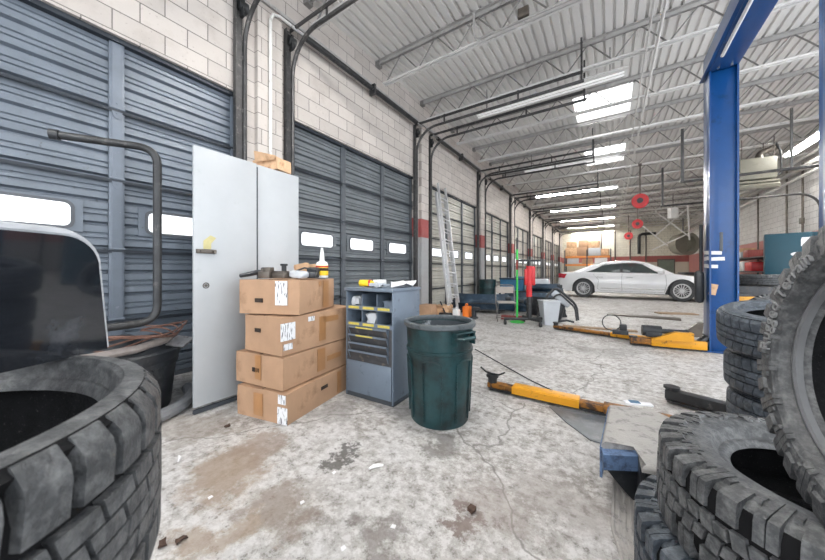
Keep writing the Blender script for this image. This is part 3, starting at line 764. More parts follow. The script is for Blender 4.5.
carton('cardboard_box', 'brown cardboard box third from the floor with white labels by the locker', cw(281.7, 2.37), .47, .90, .305, rad(5), .519, 3,
       [('s', .06, .14, .62, .14), ('s', .06, .085, .22, .05), ('s', .33, .07, .85, .04)], [('s', .48, .08, .5, .22), ('s', .6, .2, .75, .05)], [('f', .62, .075, .6, .032)])
t = carton('cardboard_box', 'brown cardboard box on top of the stack with a bottle and black parts on it', cw(299, 2.45), .56, .62, .285, rad(22), .836, 4,
       [('f', .28, .11, .62, .2)], [('s', .72, .11, .5, .25), ('s', .55, .05, .85, .05)], [('f', .66, .075, .4, .034)])
ZB = .836 + .285 + .012
# things on the top box
def onbox(px, d): v_ = wd(px, d, ZB); return v_
def loose(name, label, cat, pos, build, m, rz=0):
    b = MB(); build(b); return tag(b.build(name, m, None, pos, (0, 0, rz)), label, cat)
t = thing('bottle', 'white fluid bottle with yellow label standing on the top cardboard box', 'bottle', wd(322, 2.84, ZB)); t.scale = (1.2, 1.2, 1.15)
b = MB(); b.lathe([(.001, 0), (.044, 0), (.047, .006), (.047, .105), (.04, .125), (.02, .135), (.018, .17), (.014, .20), (.001, .20)], 24); b.build('body', 'bottle_white', t)
b = MB(); b.lathe([(.0478, .018), (.0482, .019), (.0482, .098), (.0478, .099)], 24); b.build('label_band', 'yellow_bottle', t)
b = MB(); b.lathe([(.0484, .055), (.0487, .056), (.0487, .078), (.0484, .079)], 24); 
b.build('print_band', 'hole', t)
b = MB(); b.lathe([(.0484, .084), (.0488, .085), (.0488, .095), (.0484, .096)], 24); b.build('red_band', 'red', t)
b = MB(); b.lathe([(.001, .20), (.0145, .20), (.008, .245), (.001, .245)], 12); b.build('nozzle', 'bottle_white', t)
def bracket(b):
    b.box((0, 0, .03), (.11, .07, .06), bev=.006); b.box((.03, 0, .075), (.06, .06, .04), bev=.005); b.cyl((-.03, 0, .06), (-.03, 0, .085), .018)
loose('metal_part', 'brownish grey metal bracket among the parts on the top box, left of the others', 'metal part', wd(266, 2.62, ZB), bracket, 'dark_can', .4)
def tray(b): b.box((0, 0, .025), (.16, .09, .05), bev=.008); b.box((0, 0, .055), (.13, .06, .015), bev=.004)
loose('metal_part', 'low dark metal block in the middle of the parts on the top box', 'metal part', wd(281, 2.62, ZB), tray, 'dark_can', .2)
def knob(b): b.cyl((0, 0, 0), (0, 0, .04), .03); b.cyl((0, 0, .04), (0, 0, .11), .022); b.box((0, 0, .12), (.05, .05, .02), bev=.005)
loose('knob', 'black knob standing up among the parts on the top box', 'knob', wd(284, 2.80, ZB), knob, 'black_plastic')
def cap(b): b.lathe([(.001, 0), (.02, 0), (.022, .02), (.012, .03), (.001, .03)], 16)
loose('cap', 'small yellow cap among the black parts on the top box', 'cap', wd(288, 2.66, ZB), cap, 'yellow_bottle')
def handle(b): b.tube([(-.09, 0, .02), (-.02, 0, .035), (.04, .01, .05), (.1, .03, .06)], [.016, .02, .022, .014], 8); b.box((.10, .03, .07), (.05, .04, .05), bev=.01)
loose('handle', 'black cranked handle hanging over the left edge of the top box', 'handle', wd(251, 2.62, ZB), handle, 'black_plastic', .7)
def blob(b): b.box((0, 0, .03), (.20, .12, .06), bev=.02); b.box((.05, .02, .07), (.1, .08, .05), bev=.015); b.tube([(-.1, -.02, .06), (0, -.05, .09), (.1, -.03, .07)], .008, 6)
loose('hose_bundle', 'dark blue wiring bundle beside the white bottle on the top box', 'wiring bundle', wd(307, 2.68, ZB), blob, 'black_plastic', .5)
def bundle(b):
    b.box((0, 0, .06), (.16, .12, .12)); bmesh.ops.subdivide_edges(b.bm, edges=b.bm.edges[:], cuts=3, use_grid_fill=True); b.crumple(.035, 14, 6)
    for v_ in b.bm.verts: v_.co.z = max(0, v_.co.z)
loose('paper_bundle', 'crumpled tan paper bundle at the back of the top box beside the bottle', 'paper', wd(306, 2.90, ZB), bundle, 'cardboard_torn', .3)
def bag(b):
    b.box((0, 0, .035), (.15, .10, .06), bev=.025); b.crumple(.02, 12, 3)
loose('plastic_bag', 'crumpled grey plastic bag on the top box before the wiring', 'bag', wd(298, 2.60, ZB), bag, 'grey_bin', .2)

# ------------------------------------------------------------------ steel locker with its door swung open
t = thing('steel_locker', 'tall pale grey steel locker with its door swung open, behind the cardboard boxes', 'locker', (-2.89, 1.62, 0))
LW, LD, LH = .95, .47, 2.24
b = MB(); b.box((-.009, LD / 2, LH / 2 + .02), (.018, LD, LH - .04), bev=.004); b.build('side_panel', 'locker', t)
b = MB(); b.box((-LW + .009, LD / 2, LH / 2 + .02), (.018, LD, LH - .04), bev=.004); b.build('side_panel', 'locker', t)
b = MB(); b.box((-LW / 2, LD - .008, LH / 2 + .02), (LW - .036, .014, LH - .05)); b.build('back_panel', 'locker', t)
b = MB(); b.box((-LW / 2, LD / 2, LH - .012), (LW - .002, LD - .002, .024), bev=.005)
b.build('top_panel', 'locker', t)
for z in (.08, .55, 1.02, 1.5, 1.9):
    box1('shelf', 'locker', (-LW / 2, LD / 2, z), (LW - .04, LD - .03, .02), t)
b = MB(); b.box((-LW / 2, LD / 2, .035), (LW, LD - .02, .07)); b.build('plinth', 'locker_edge', t)
dl = box1('door_leaf', 'locker', (.006, -.28, LH / 2 + .03), (.026, .53, LH - .06), t, None, .004)
box1('door_leaf', 'locker', (-LW + .25, -.013, LH / 2 + .03), (.47, .022, LH - .08), t, None, .004)
b = MB(); b.box((.006, -.278, .022), (.03, .53, .03)); b.build('kick_strip', 'locker_edge', dl)
b = MB(); b.cyl((.008, -.006, .06), (.008, -.006, LH - .03), .008, 8); b.build('hinge', 'locker_edge', dl)
zl = 1.2 + (270.5 - 251) * 2.5 / 300
b = MB(); b.box((.03, -.455, zl), (.022, .15, .035), bev=.004); b.cyl((.02, -.40, zl), (.06, -.40, zl), .012, 10); b.box((.045, -.48, zl + .003), (.02, .05, .018))
b.build('latch', 'dark_can', dl)
b = MB(); b.tube([(.022, -.455 + .022 * math.cos(a), zl - .29 + .022 * math.sin(a)) for a in [2 * PI * k / 14 for k in range(14)]], .004, 6, True); b.cyl((.015, -.455, zl - .29), (.024, -.455, zl - .29), .012, 10)
b.build('keyhole', 'dark_can', dl)
b = MB(); b.prism([(-.035, 0), (.025, 0), (.025, .05), (.065, .10), (.02, .12), (-.035, .07)], .002, TR(.0195, -.44, zl + .02) @ YZ); b.build('sticker', 'pale_yellow', dl)
# torn carton on the locker
t = thing('cardboard_scrap', 'torn brown cardboard carton lying on top of the steel locker', 'cardboard', (-3.15, 1.78, LH + .002), (0, 0, .25))
b = MB(); b.box((.12, .06, .07), (.34, .20, .12)); bmesh.ops.subdivide_edges(b.bm, edges=b.bm.edges[:], cuts=3, use_grid_fill=True); b.crumple(.03, 5, 2)
for v_ in b.bm.verts: v_.co.z = max(v_.co.z, 0)
b.build('box_body', 'cardboard_torn', t)
b = MB(); b.grid([[(-.10, -.06, .01), (.06, -.05, .06)], [(-.16, -.02, .12), (-.02, -.01, .10)], [(-.20, .06, .16), (-.06, .10, .13)]]); b.thick(.008); b.build('flap', 'cardboard_torn', t)
b = MB(); b.grid([[(.02, -.06, .10), (.26, -.05, .10)], [(.05, -.10, .20), (.30, -.07, .13)]]); b.thick(.008); b.build('flap', 'cardboard_torn', t)

# ------------------------------------------------------------------ parts cabinet with pigeonholes and drawers
t = thing('parts_cabinet', 'blue-grey steel parts cabinet with pigeonholes and drawers between boxes and green can', 'cabinet', (-1.585, 2.10, 0), (0, 0, rad(2)))
CW, CD, CH = .56, .46, 1.03
for x_ in (-.008, -CW + .008):
    b = MB(); b.box((x_, CD / 2, CH / 2), (.016, CD, CH - .02), bev=.003)
    if x_ > -.1:
        for yy in (.03, CD - .03):
            for k in range(17): b.cyl((0, yy, .05 + k * .057), (.004, yy, .05 + k * .057), .006, 6)
    b.build('side_panel', 'bin_blue', t)
box1('back_panel', 'bin_blue', (-CW / 2, CD - .006, CH / 2), (CW - .03, .012, CH - .02), t)
b = MB(); b.box((-CW / 2, CD / 2 - .005, CH - .008), (CW + .02, CD + .03, .03), bev=.006); b.build('top_panel', 'bin_blue', t)
for z in (.94 - .0, .79, .64): 
    pass
zs = (.99, .835, .68)
for z in zs[1:]:
    b = MB(); b.box((-CW / 2, CD / 2, z), (CW - .032, CD - .02, .014)); b.box((-CW / 2, .006, z + .014), (CW - .03, .012, .04)); sh = b.build('shelf', 'bin_blue', t)
    for k in range(3): box1('label_strip', 'yellow_label', (-CW + .016 + (k + .5) * (CW - .032) / 3, -.002, z + .016), (.13, .005, .022), sh)
for k in (1, 2):
    box1('divider', 'bin_blue', (-CW + .016 + k * (CW - .032) / 3, CD / 2, (zs[0] + zs[2]) / 2), (.008, CD - .03, zs[0] - zs[2] - .02), t)
for k in range(4):
    z0 = .615 - k * .075
    b = MB(); P_ = [(0, 0), (.05, .0), (.05, .066), (-.002, .066), (-.022, .050)]
    b.prism([(-.022, .060), (.02, .060), (.02, -.005), (.0, -.005)], CW - .12, TR(-CW + .06, 0, z0 - .01) @ Matrix(((0, 0, 1, 0), (1, 0, 0, 0), (0, 1, 0, 0), (0, 0, 0, 1))))
    dr = b.build('drawer', 'bin_dark', t)
    box1('drawer_lip', 'bin_blue', (-CW / 2, -.024, z0 + .052), (CW - .11, .008, .016), dr)
    for sx in (-CW + .055, -.055):
        b = MB(); b.prism([(-.03, .062), (.03, .062), (.03, -.01), (.0, -.01)], .006, TR(sx - .003, 0, z0 - .01) @ Matrix(((0, 0, 1, 0), (1, 0, 0, 0), (0, 1, 0, 0), (0, 0, 0, 1)))); b.build('drawer_cheek', 'bin_blue', dr)
    if k < 2: box1('label_strip', 'yellow_label', (-CW / 2 - .03, -.029, z0 + .052), (.2, .004, .012), dr)
b = MB(); b.box((-CW / 2, .012, .49), (CW - .03, .02, .37)); b.build('drawer_back', 'bin_dark', t)
box1('lower_panel', 'bin_blue', (-CW / 2, .004, .195), (CW - .04, .018, .30), t, None, .003)
box1('base', 'locker_edge', (-CW / 2, CD / 2, .02), (CW, CD - .01, .04), t)
Tm = TR(-1.585, 2.10, 0) @ RZ(rad(2))
def incab(x_, y_, z_): return Tm @ Vector((x_, y_, z_))
def scrap(seed, sx, sy, sz):
    def f(b):
        b.box((0, 0, sz / 2), (sx, sy, sz)); bmesh.ops.subdivide_edges(b.bm, edges=b.bm.edges[:], cuts=2, use_grid_fill=True); b.crumple(max(min(sx, sz) * .5, sx * .28), 18 if sx > .06 else 40, seed)
        mz = min(v_.co.z for v_ in b.bm.verts)
        for v_ in b.bm.verts: v_.co.z -= mz
    return f
cw3 = (CW - .032) / 3
loose('plastic_bag', 'grey plastic bag of parts in the upper left pigeonhole of the parts cabinet', 'bag', incab(-CW + .016 + .5 * cw3, .08, zs[1] + .012), scrap(1, .10, .10, .07), 'grey_bin')
loose('plastic_bag', 'grey plastic bag of parts in the lower middle pigeonhole of the parts cabinet', 'bag', incab(-CW + .016 + 1.5 * cw3, .08, zs[2] + .012), scrap(2, .10, .10, .08), 'grey_bin')
loose('cardboard_sleeve', 'folded grey sleeve in the upper right pigeonhole of the parts cabinet', 'sleeve', incab(-CW + .016 + 2.5 * cw3, .10, zs[1] + .012), scrap(3, .12, .06, .06), 'bin_blue')
loose('rag', 'crumpled white paper on top of the parts cabinet, at the right back', 'paper', incab(-.10, .30, CH + .008), scrap(4, .16, .22, .025), 'label_white')
loose('rag', 'crumpled grey cloth on top of the parts cabinet, at the middle', 'cloth', incab(-.24, .12, CH + .008), scrap(5, .12, .14, .03), 'grey_bin')
loose('small_carton', 'small white carton on top of the parts cabinet', 'box', incab(-.34, .25, CH + .008), lambda b: b.box((0, 0, .035), (.11, .08, .07), bev=.003), 'bottle_white')
loose('spray_can', 'yellow and red can lying on the parts cabinet beside the cardboard box', 'can', incab(-.47, .2, CH + .008), lambda b: b.tube([(-.07, 0, .034), (.05, 0, .034), (.06, 0, .034), (.09, 0, .034)], [.034, .034, .022, .02], 16), 'yellow_bottle', .3)
sc_ = bpy.data.objects['spray_can']; b = MB(); b.tube([(.03, 0, .034), (.052, 0, .034)], .0345, 16); b.build('band', 'red', sc_)

# ------------------------------------------------------------------ green trash can
t = thing('trash_can', 'big dark green round trash can with grimy rim in the middle of the floor', 'trash can', (-1.175, 2.19, 0), (0, 0, rad(30)))
ro = lambda z: .236 + (.272 - .236) * z / .76
b = MB()
b.lathe([(.001, 0), (.225, 0), (.234, .012), (ro(.10), .10), (ro(.56), .56), (ro(.565) + .008, .565), (ro(.585) + .008, .585), (ro(.59), .59), (ro(.77), .77), (ro(.77) - .008, .77), (.228, .02), (.001, .02)], 64)
b.build('body', ['can'], t)
b = MB(); b.lathe([(ro(.72), .755), (.287, .755), (.292, .762), (.292, .788), (.285, .795), (.262, .795), (.258, .785), (.262, .76)], 64, closed=True); b.build('rim', 'can_rim', t)
b = MB(); b.lathe([(.2635, .748), (.2275, .03), (.002, .028), (.002, .0265), (.2265, .0265), (.2625, .748)], 48, closed=True); b.build('liner', 'can_in', t)
for a in (rad(-52), rad(128)):
    b = MB(); mt = RZ(a)
    pts = [Vector((.278, -.085, .70)), Vector((.31, -.083, .70)), Vector((.335, -.06, .70)), Vector((.335, .06, .70)), Vector((.31, .083, .70)), Vector((.278, .085, .70))]
    b.tube([mt @ p for p in pts], .014, 8)
    b.box(mt @ Vector((.285, 0, .735)), (.06, .19, .012), mt, .003)
    for s in (-.09, .09): b.box(mt @ Vector((.283, s, .69)), (.05, .012, .09), mt)
    b.build('handle', 'can', t)
for k in range(6):
    a = rad(15 + 60 * k); b = MB()
    def pt(da, z, off=.006): r_ = ro(z) + off; return (r_ * math.cos(a + da), r_ * math.sin(a + da), z)
    outl = [pt(-.28, .08)] + [pt(-.28 + .56 * i / 6, .50 + .02 * math.sin(PI * i / 6)) for i in range(7)] + [pt(.28, .08)]
    b.tube([pt(-.28, .05)] + outl + [pt(.28, .05)], .006, 6); b.build('rib', 'can', t)
b = MB(); b.lathe([(.001, .04), (.215, .04), (.245, .55), (.15, .60), (.001, .57)], 24)
for v_ in b.bm.verts:
    if v_.co.z > .4 and math.hypot(v_.co.x, v_.co.y) < .2: v_.co.z += noise.noise(v_.co * 9) * .05
tag(b.build('rubbish_bag', 'can_in', None, (-1.175, 2.19, 0)), 'dark rubbish bag inside the green trash can', 'bag')
b = MB(); b.box((0, 0, 0), (.15, .05, .012), RY(.15)); 
tag(b.build('paper_scrap', 'label_white', None, (-1.32, 2.19, .615), (0, 0, .6)), 'white paper scrap lying on the rubbish inside the green trash can', 'paper')

# ------------------------------------------------------------------ black tub and bent tube by the first door
tx, ty = -3.45, .72
t = thing('plastic_tub', 'black round plastic tub with wires on its rim by the first roll door', 'tub', (tx, ty, 0))
b = MB(); b.lathe([(.001, .01), (.36, .01), (.37, .03), (.41, .40), (.40, .40), (.36, .05), (.001, .045)], 40); b.build('body', 'black_plastic', t)
b = MB(); b.lathe([(.40, .44), (.425, .44), (.44, .48), (.44, .52), (.425, .535), (.395, .52), (.395, .46)], 40, closed=True); b.lathe([(.412, .395), (.425, .40), (.425, .44), (.40, .44), (.40, .395)], 40, closed=True); b.build('rim', 'black_plastic', t)
b = MB(); b.lathe([(.395, .47), (.20, .50), (.16, .62), (.12, .64), (.001, .64)], 32); b.build('lid', 'black_plastic', t)
b = MB(); b.cyl((.27, -.15, .45), (.27, -.15, .535), .05, 16); b.build('spout', 'black_plastic', t)
b = MB(); b.box((.42, .08, .33), (.06, .10, .16), bev=.02); b.build('bracket', 'black_plastic', t)
b = MB()
for k in range(5):
    r_ = .30 + .03 * k
    b.tube([(tx + .08 + r_ * .8 * math.cos(a), ty + .05 + r_ * math.sin(a), .62 + .02 * k + .03 * math.sin(3 * a + k)) for a in [rad(-60) + rad(210) * i / 22 for i in range(23)]], .007, 5)
tag(b.build('wire_coil', 'copper'), 'tangle of brownish wires lying over the black plastic tub', 'wires')
b = MB(); b.tube([(tx + .20, ty + .32, .60), (tx + .36, ty + .05, .585), (tx + .38, ty - .2, .58), (tx + .34, ty - .5, .585)], .032, 8)
tag(b.build('foam_tube', 'wire_pale'), 'frayed pale foam tube lying along the near rim of the black plastic tub', 'foam tube')
b = MB(); b.box((0, 0, .01), (.16, .13, .012), RX(.25)); tag(b.build('metal_plate', 'steel', None, (tx + .33, ty + .35, .575), (.2, .1, .5)), 'small bare metal plate at the right side of the black tub rim', 'plate')
b = MB(); b.tube([(tx + .52 * math.cos(a), ty + .52 * math.sin(a), .055) for a in [rad(-70) + rad(160) * i / 20 for i in range(21)]], .05, 10)
tag(b.build('hose', 'grey_hose'), 'thick grey hose curving on the floor around the black tub', 'hose')
p0 = at(163, 413); p1 = at(188, 402)
b = MB(); b.tube([at(160, 418, .008), at(170, 408, .008), at(180, 403, .008), at(192, 400, .008)], .007, 6); tag(b.build('cable', 'black_plastic'), 'thin black cable on the floor left of the open locker door', 'cable')
# bent tube frame
def fillet(pts, r, n=8):
    pts = [Vector(p) for p in pts]; out = [pts[0]]
    for i in range(1, len(pts) - 1):
        a = (pts[i - 1] - pts[i]).normalized(); c = (pts[i + 1] - pts[i]).normalized()
        A, B = pts[i] + a * r, pts[i] + c * r
        for k in range(n + 1):
            q = k / n; out.append(A * (1 - q) ** 2 + pts[i] * 2 * q * (1 - q) + B * q * q)
    return out + [pts[-1]]
t = thing('tube_frame', 'bent black steel tube frame rising from behind the tub by the first roll door', 'tube frame', (0, 0, 0))
b = MB(); b.tube(fillet([(-3.24, .38, 2.15), (-3.0, .875, 2.165), (-3.0, .875, .80), (-2.92, .50, .80), (-2.86, .26, .80), (-2.86, .26, .0)], .13), .028, 12); b.build('tube', 'black_steel', t)
b = MB(); b.cyl((-3.252, .355, 2.149), (-3.232, .396, 2.15), .036, 12); b.build('end_cap', 'black_plastic', t)
box1('foot', 'black_steel', (-2.86, .26, .006), (.16, .16, .012), t)

# ------------------------------------------------------------------ two-post lift
t = thing('two_post_lift', 'tall blue two-post car lift with overhead beam and yellow arms', 'car lift', (0, 0, 0))
LX, LW_ = 1.375, .31
def column(y, s, nm):
    b = MB(); H_ = 4.13
    b.box((LX, y, H_ / 2), (LW_, .30, H_), bev=.012)
    for sx in (-1, 1): b.box((LX + sx * (LW_ / 2 - .012), y + s * .165, H_ / 2), (.02, .05, H_))
    c = b.build('column', 'lift_blue', t)
    box1('base_plate', 'lift_blue', (LX, y - s * .05, .012), (.5, .55, .024), c, None, .003)
    b = MB(); b.box((LX, y - s * .12, .11), (LW_ + .08, .16, .20), bev=.01); b.build('carriage', 'black_steel', c)
    return c
cA = column(6.28, -1, 'far'); cA['label'] = 'far blue column'
cB = column(3.13, 1, 'near'); cB['label'] = 'near blue column'
b = MB(); b.box((LX, 4.685, 4.31), (LW_, 3.5, .36), bev=.01); b.box((LX - LW_ / 2 - .02, 4.685, 4.15), (.05, 3.5, .02)); bm_ = b.build('cross_beam', 'lift_blue', t)
b = MB(); b.tube([(LX - LW_ / 2 + .05, 3.1, 4.11), (LX - LW_ / 2 + .05, 5.7, 4.11)], .022, 8); b.build('shutoff_bar', 'label_white', bm_)
b = MB()
for x_ in (LX - .07, LX + .07): b.cyl((x_, 6.05, 4.115), (x_, 6.05, 4.135), .015, 8)
b.build('bolt', 'steel', bm_)
for z, w_, tl in ((1.47, .14, .05), (1.38, .17, -.03), (1.27, .10, .04)):
    b = MB(); b.box((LX - LW_ / 2 - .004, 6.24, z), (.006, .22, .055), RX(tl)); b.box((LX - LW_ / 2 + w_ / 2, 6.128, z - .01), (w_, .006, .05), RY(tl)); b.build('sticker', 'label_white', cA)
b = MB(); b.box((LX - LW_ / 2 + .05, 6.127, .92), (.08, .005, .16), RY(.2)); b.build('tag', 'cardboard_torn', cA)
b = MB(); b.box((LX - .02, 6.127, 1.62), (.035, .02, .28), bev=.008); b.build('handle_slot', 'frame_rubber', cA)
b = MB(); b.box((LX - LW_ / 2 - .07, 6.30, .95), (.11, .14, .5), bev=.05); b.tube([(LX - LW_ / 2 - .05, 6.3, 1.15), (LX - LW_ / 2 - .05, 6.3, 1.9)], .022, 8); b.build('hydraulic_unit', 'black_plastic', cA)
b = MB(); b.tube([(LX - .17, 6.16, .2), (LX - .26, 6.1, .12), (LX - .32, 6.1, .05)], .05, 8); b.build('arm_gusset', 'black_steel', cA)
def arm(label, a, c, split, w=.13, h=.11, tip='pad', m1='yellow', m2='rust_yellow'):
    a, c = Vector(a), Vector(c); d = c - a; L = d.length; ang = math.atan2(d.y, d.x)
    Z = RZ(ang); P_ = lambda s, z=0, o=0: a + Z @ Vector((s, o, z))
    b = MB(); b.box(P_(L * split / 2, h / 2 + .03), (L * split, w, h), Z, .006); o = b.build('arm', m1, t); o['label'] = label
    b = MB(); b.box(P_(L * (split + 1) / 2, h / 2 + .025), (L * (1 - split) + .02, w * .74, h * .72), Z, .005); b.build('inner_arm', m2, o)
    b = MB(); b.box(P_(L * .5, .022), (L * .98, w * .9, .014), Z); b.build('wear_strip', 'black_steel', o)
    b = MB(); q = P_(L - .03, 0)
    b.cyl(q + Vector((0, 0, .02)), q + Vector((0, 0, .13)), .045, 14); b.cyl(q + Vector((0, 0, .13)), q + Vector((0, 0, .15)), .06, 14)
    if tip == 'fork':
        b.tube([q + Vector((-.13, .02, .20)), q + Vector((-.07, .01, .165)), q + Vector((0, 0, .16)), q + Vector((.07, -.01, .165)), q + Vector((.13, -.02, .20))], .009, 6)
    b.build('lift_pad', 'black_steel', o)
    return o
arm('yellow arm reaching left from the near column', (1.20, 2.96, 0), (-1.02, 2.97, 0), .56, w=.12, h=.062, tip='fork', m1='rust_yellow', m2='rust_yellow')
b = MB(); b.box((-.50, 2.965, .082), (.56, .125, .03), bev=.004); b.box((-.50, 2.90, .06), (.56, .010, .06)); b.build('arm_sleeve', 'yellow', t)
arm('short dark arm of the near column', (1.20, 3.30, 0), (.44, 3.58, 0), .35, m2='black_steel')
arm('long yellow arm reaching left from the far column', (1.20, 6.13, 0), (-.95, 6.72, 0), .55, w=.12, h=.07)
arm('short arm of the far column carrying black parts', (1.18, 6.10, 0), (.28, 5.98, 0), .72, w=.16, h=.12)
b = MB(); b.prism([(-.26, 0), (.22, 0), (.22, .13), (.02, .13)], .24, TR(.80, 6.05, .14) @ RZ(.12) @ TR(0, .12, 0) @ Matrix(((1, 0, 0, 0), (0, 0, -1, 0), (0, 1, 0, 0), (0, 0, 0, 1)))); b.build('arm_housing', 'yellow', t)
# small things on / by the arms
loose('motor', 'black motor and clamps lying on the yellow arm by the far blue column', 'motor', (.55, 6.05, .155),
      lambda b: (b.cyl((-.12, 0, .09), (.12, .02, .09), .085, 14), b.box((.02, 0, .04), (.20, .16, .08), bev=.015), b.cyl((.12, 0, .10), (.44, .02, .11), .035, 10)), 'black_plastic')
loose('clamp', 'black clamp block at the tip of the short yellow arm', 'clamp', (.14, 6.0, .15), lambda b: (b.box((0, 0, .04), (.22, .14, .07), bev=.01), b.box((.04, 0, .12), (.10, .12, .10), bev=.015)), 'black_plastic')
b = MB(); q = Vector((.02, 6.0, .33)); b.tube([q + Vector((.13 * math.cos(a), .02, .13 * math.sin(a))) for a in [2 * PI * k / 20 for k in range(20)]], .009, 6, True)
tag(b.build('cable_loop', 'black_plastic'), 'black cable loop standing up from the clamp at the arm tip', 'cable')
loose('jack_stand', 'dark folded bracket leaning at the foot of the far blue column', 'bracket', (1.02, 6.18, .20), lambda b: b.prism([(-.14, 0), (.12, 0), (.14, .22), (.08, .22)], .10, RX(PI / 2)), 'dark_can')
b = MB(); b.tube([at(475, 349, .01), at(505, 366, .008), at(532, 381, .008), at(556, 392, .008)], .006, 6); tag(b.build('cable', 'black_plastic'), 'thin black cable lying across the floor to the yellow arm', 'cable')
for k, (px, py, w_, l_) in enumerate(((642, 317, .35, 1.5), (598, 329, .14, 1.3), (676, 314, .3, .9))):
    p = at(px, py)
    tag(box1('plank', 'wood' if k else 'dark_can', (p.x, p.y, .015), (l_, w_, .03), None, RZ(-.1 + .2 * k), .004),
        ['flat dark board on the floor before the white car', 'flat board lying left of the yellow arm tip', 'weathered board on the floor under the car front'][k], 'board')

# ------------------------------------------------------------------ ladder
t = thing('ladder', 'aluminium extension ladder leaning against the third roll door', 'ladder', (0, 0, 0))
A = Vector((-3.42, 7.18, .0)); Bt = Vector((XL + .16, 7.52, 3.58)); dv = (Bt - A); Ln = dv.length; dn = dv.normalized(); wv = dn.cross(Vector((1, 0, 0))).normalized()
if wv.y < 0: wv = -wv
nv = wv.cross(dn)
Rl = Matrix((wv, nv, dn)).transposed().to_4x4()
for (off, l0, l1, ww) in ((0, .0, Ln - .25, .52), (.07, .35, Ln, .44)):
    for s in (-1, 1):
        b = MB(); b.box(A + nv * off + dn * ((l0 + l1) / 2) + wv * (s * ww / 2), (.035, .065, l1 - l0), Rl, .003); b.build('rail', 'alu', t)
    k = l0 + .2
    while k < l1 - .1:
        b = MB(); b.cyl(A + nv * off + dn * k - wv * ww / 2, A + nv * off + dn * k + wv * ww / 2, .016, 8); b.build('rung', 'alu', t); k += .30
for s in (-1, 1):
    box1('foot', 'black_plastic', A + wv * (s * .26) + Vector((0, 0, .03)), (.09, .05, .06), t, None, .008)

# ------------------------------------------------------------------ clutter in front of the far doors
def bx(b, c, d, bev=.01): b.box(c, d, None, bev)
loose('small_carton', 'tan cardboard carton on the floor behind the green trash can, left one', 'box', (-3.85, 6.55, 0), lambda b: bx(b, (0, 0, .17), (.36, .38, .34)), 'cardboard', .1)
loose('small_carton', 'open pale cardboard carton on the floor left of the ladder foot', 'box', (-3.62, 6.98, 0), lambda b: (bx(b, (0, 0, .15), (.4, .4, .30)), b.box((-.1, -.25, .28), (.3, .15, .01), RX(-.6))), 'cardboard_torn', .2)
t = thing('jug', 'orange plastic jug on the floor right of the ladder foot', 'jug', (-3.02, 7.1, 0))
b = MB(); b.box((0, 0, .15), (.17, .24, .30), None, .03); b.build('body', 'orange', t)
b = MB(); b.cyl((0, .05, .29), (0, .05, .35), .025); b.build('cap', 'black_plastic', t); b = MB(); b.tube(fillet([(0, -.10, .29), (0, -.08, .36), (0, .02, .36), (0, .03, .29)], .03), .014, 6); b.build('handle', 'orange', t)
loose('small_jug', 'small white jug beside the orange jug', 'jug', (-3.2, 6.85, 0), lambda b: (bx(b, (0, 0, .12), (.14, .2, .24), .03), b.cyl((0, 0, .24), (0, 0, .29), .025)), 'bottle_white')
loose('floor_jack', 'black small floor jack before the ladder on the left', 'jack', (-3.45, 6.75, 0), lambda b: (bx(b, (0, 0, .08), (.3, .16, .12)), b.tube([(0, 0, .1), (-.2, .1, .4)], .02), b.cyl((.12, -.1, .05), (.12, .1, .05), .05)), 'black_plastic')
p = at(474, 319)
loose('tool', 'black power tool standing on the floor right of the orange jug', 'tool', (p.x, p.y, 0), lambda b: (b.cyl((0, 0, .05), (0, 0, .28), .06), b.box((.05, 0, .25), (.2, .1, .1), None, .02), b.box((0, 0, .03), (.16, .14, .06), None, .01)), 'black_plastic')
# bumpers
def bumper(name, label, loc, rz, L, h, m, tilt=0, z=0):
    t = thing(name, label, 'bumper cover', (loc[0], loc[1], z), (tilt, 0, rz), 'bumper covers piled along the doors')
    rows = []
    for i in range(25):
        q = -1 + 2 * i / 24; x_ = q * L / 2; bow = .38 * (1 - abs(q) ** 3)
        rows.append([(x_ * (1 - .04 * k), -bow + .06 * math.cos(k * 1.2), h * k / 5) if k not in (2,) else (x_, -bow - .05, h * k / 5) for k in range(6)])
    b = MB(); b.grid(rows); b.thick(.012); c = b.build('cover', m, t)
    b = MB(); b.grid([[(p_[0], p_[1] - .012, p_[2] * .28 + h * .28) for p_ in r[1:4]] for r in rows[6:19]]); b.thick(.012); b.build('grille', 'black_plastic', t)
    for s in (-1, 1): box1('lamp_pocket', 'black_plastic', (s * L * .40, -.17, h * .7), (.16, .06, .10), t, RZ(s * .5), .02)
    return t
bumper('bumper_cover', 'dark blue bumper cover standing on the floor left of the folding chair', (-3.1, 8.35), rad(20), 1.8, .42, 'blue_plastic', 0, .12)
bumper('bumper_cover', 'dark blue bumper cover lying low behind the folding chair', (-2.75, 8.95), rad(8), 1.5, .42, 'blue_plastic', rad(-8), .0)
bumper('bumper_cover', 'dark bumper cover standing behind the green pole', (-2.0, 9.62), rad(10), 1.9, .55, 'blue_plastic', 0, 0)
bumper('bumper_cover', 'black bumper cover at the right end of the pile behind the red stand', (-1.45, 8.75), rad(-20), 1.1, .5, 'black_plastic', 0, .0)
bumper('bumper_cover', 'small dark blue bumper cover on the bench behind the red stand', (-1.75, 10.35), rad(5), 1.1, .24, 'blue_plastic', 0, .545)
loose('work_bench', 'low dark bench under the piled bumper covers', 'bench', (-2.2, 10.3, 0), lambda b: (b.box((0, 0, .52), (1.9, .9, .05)), [b.box((sx * .85, sy * .38, .25), (.06, .06, .5)) for sx in (-1, 1) for sy in (-1, 1)]), 'black_steel')
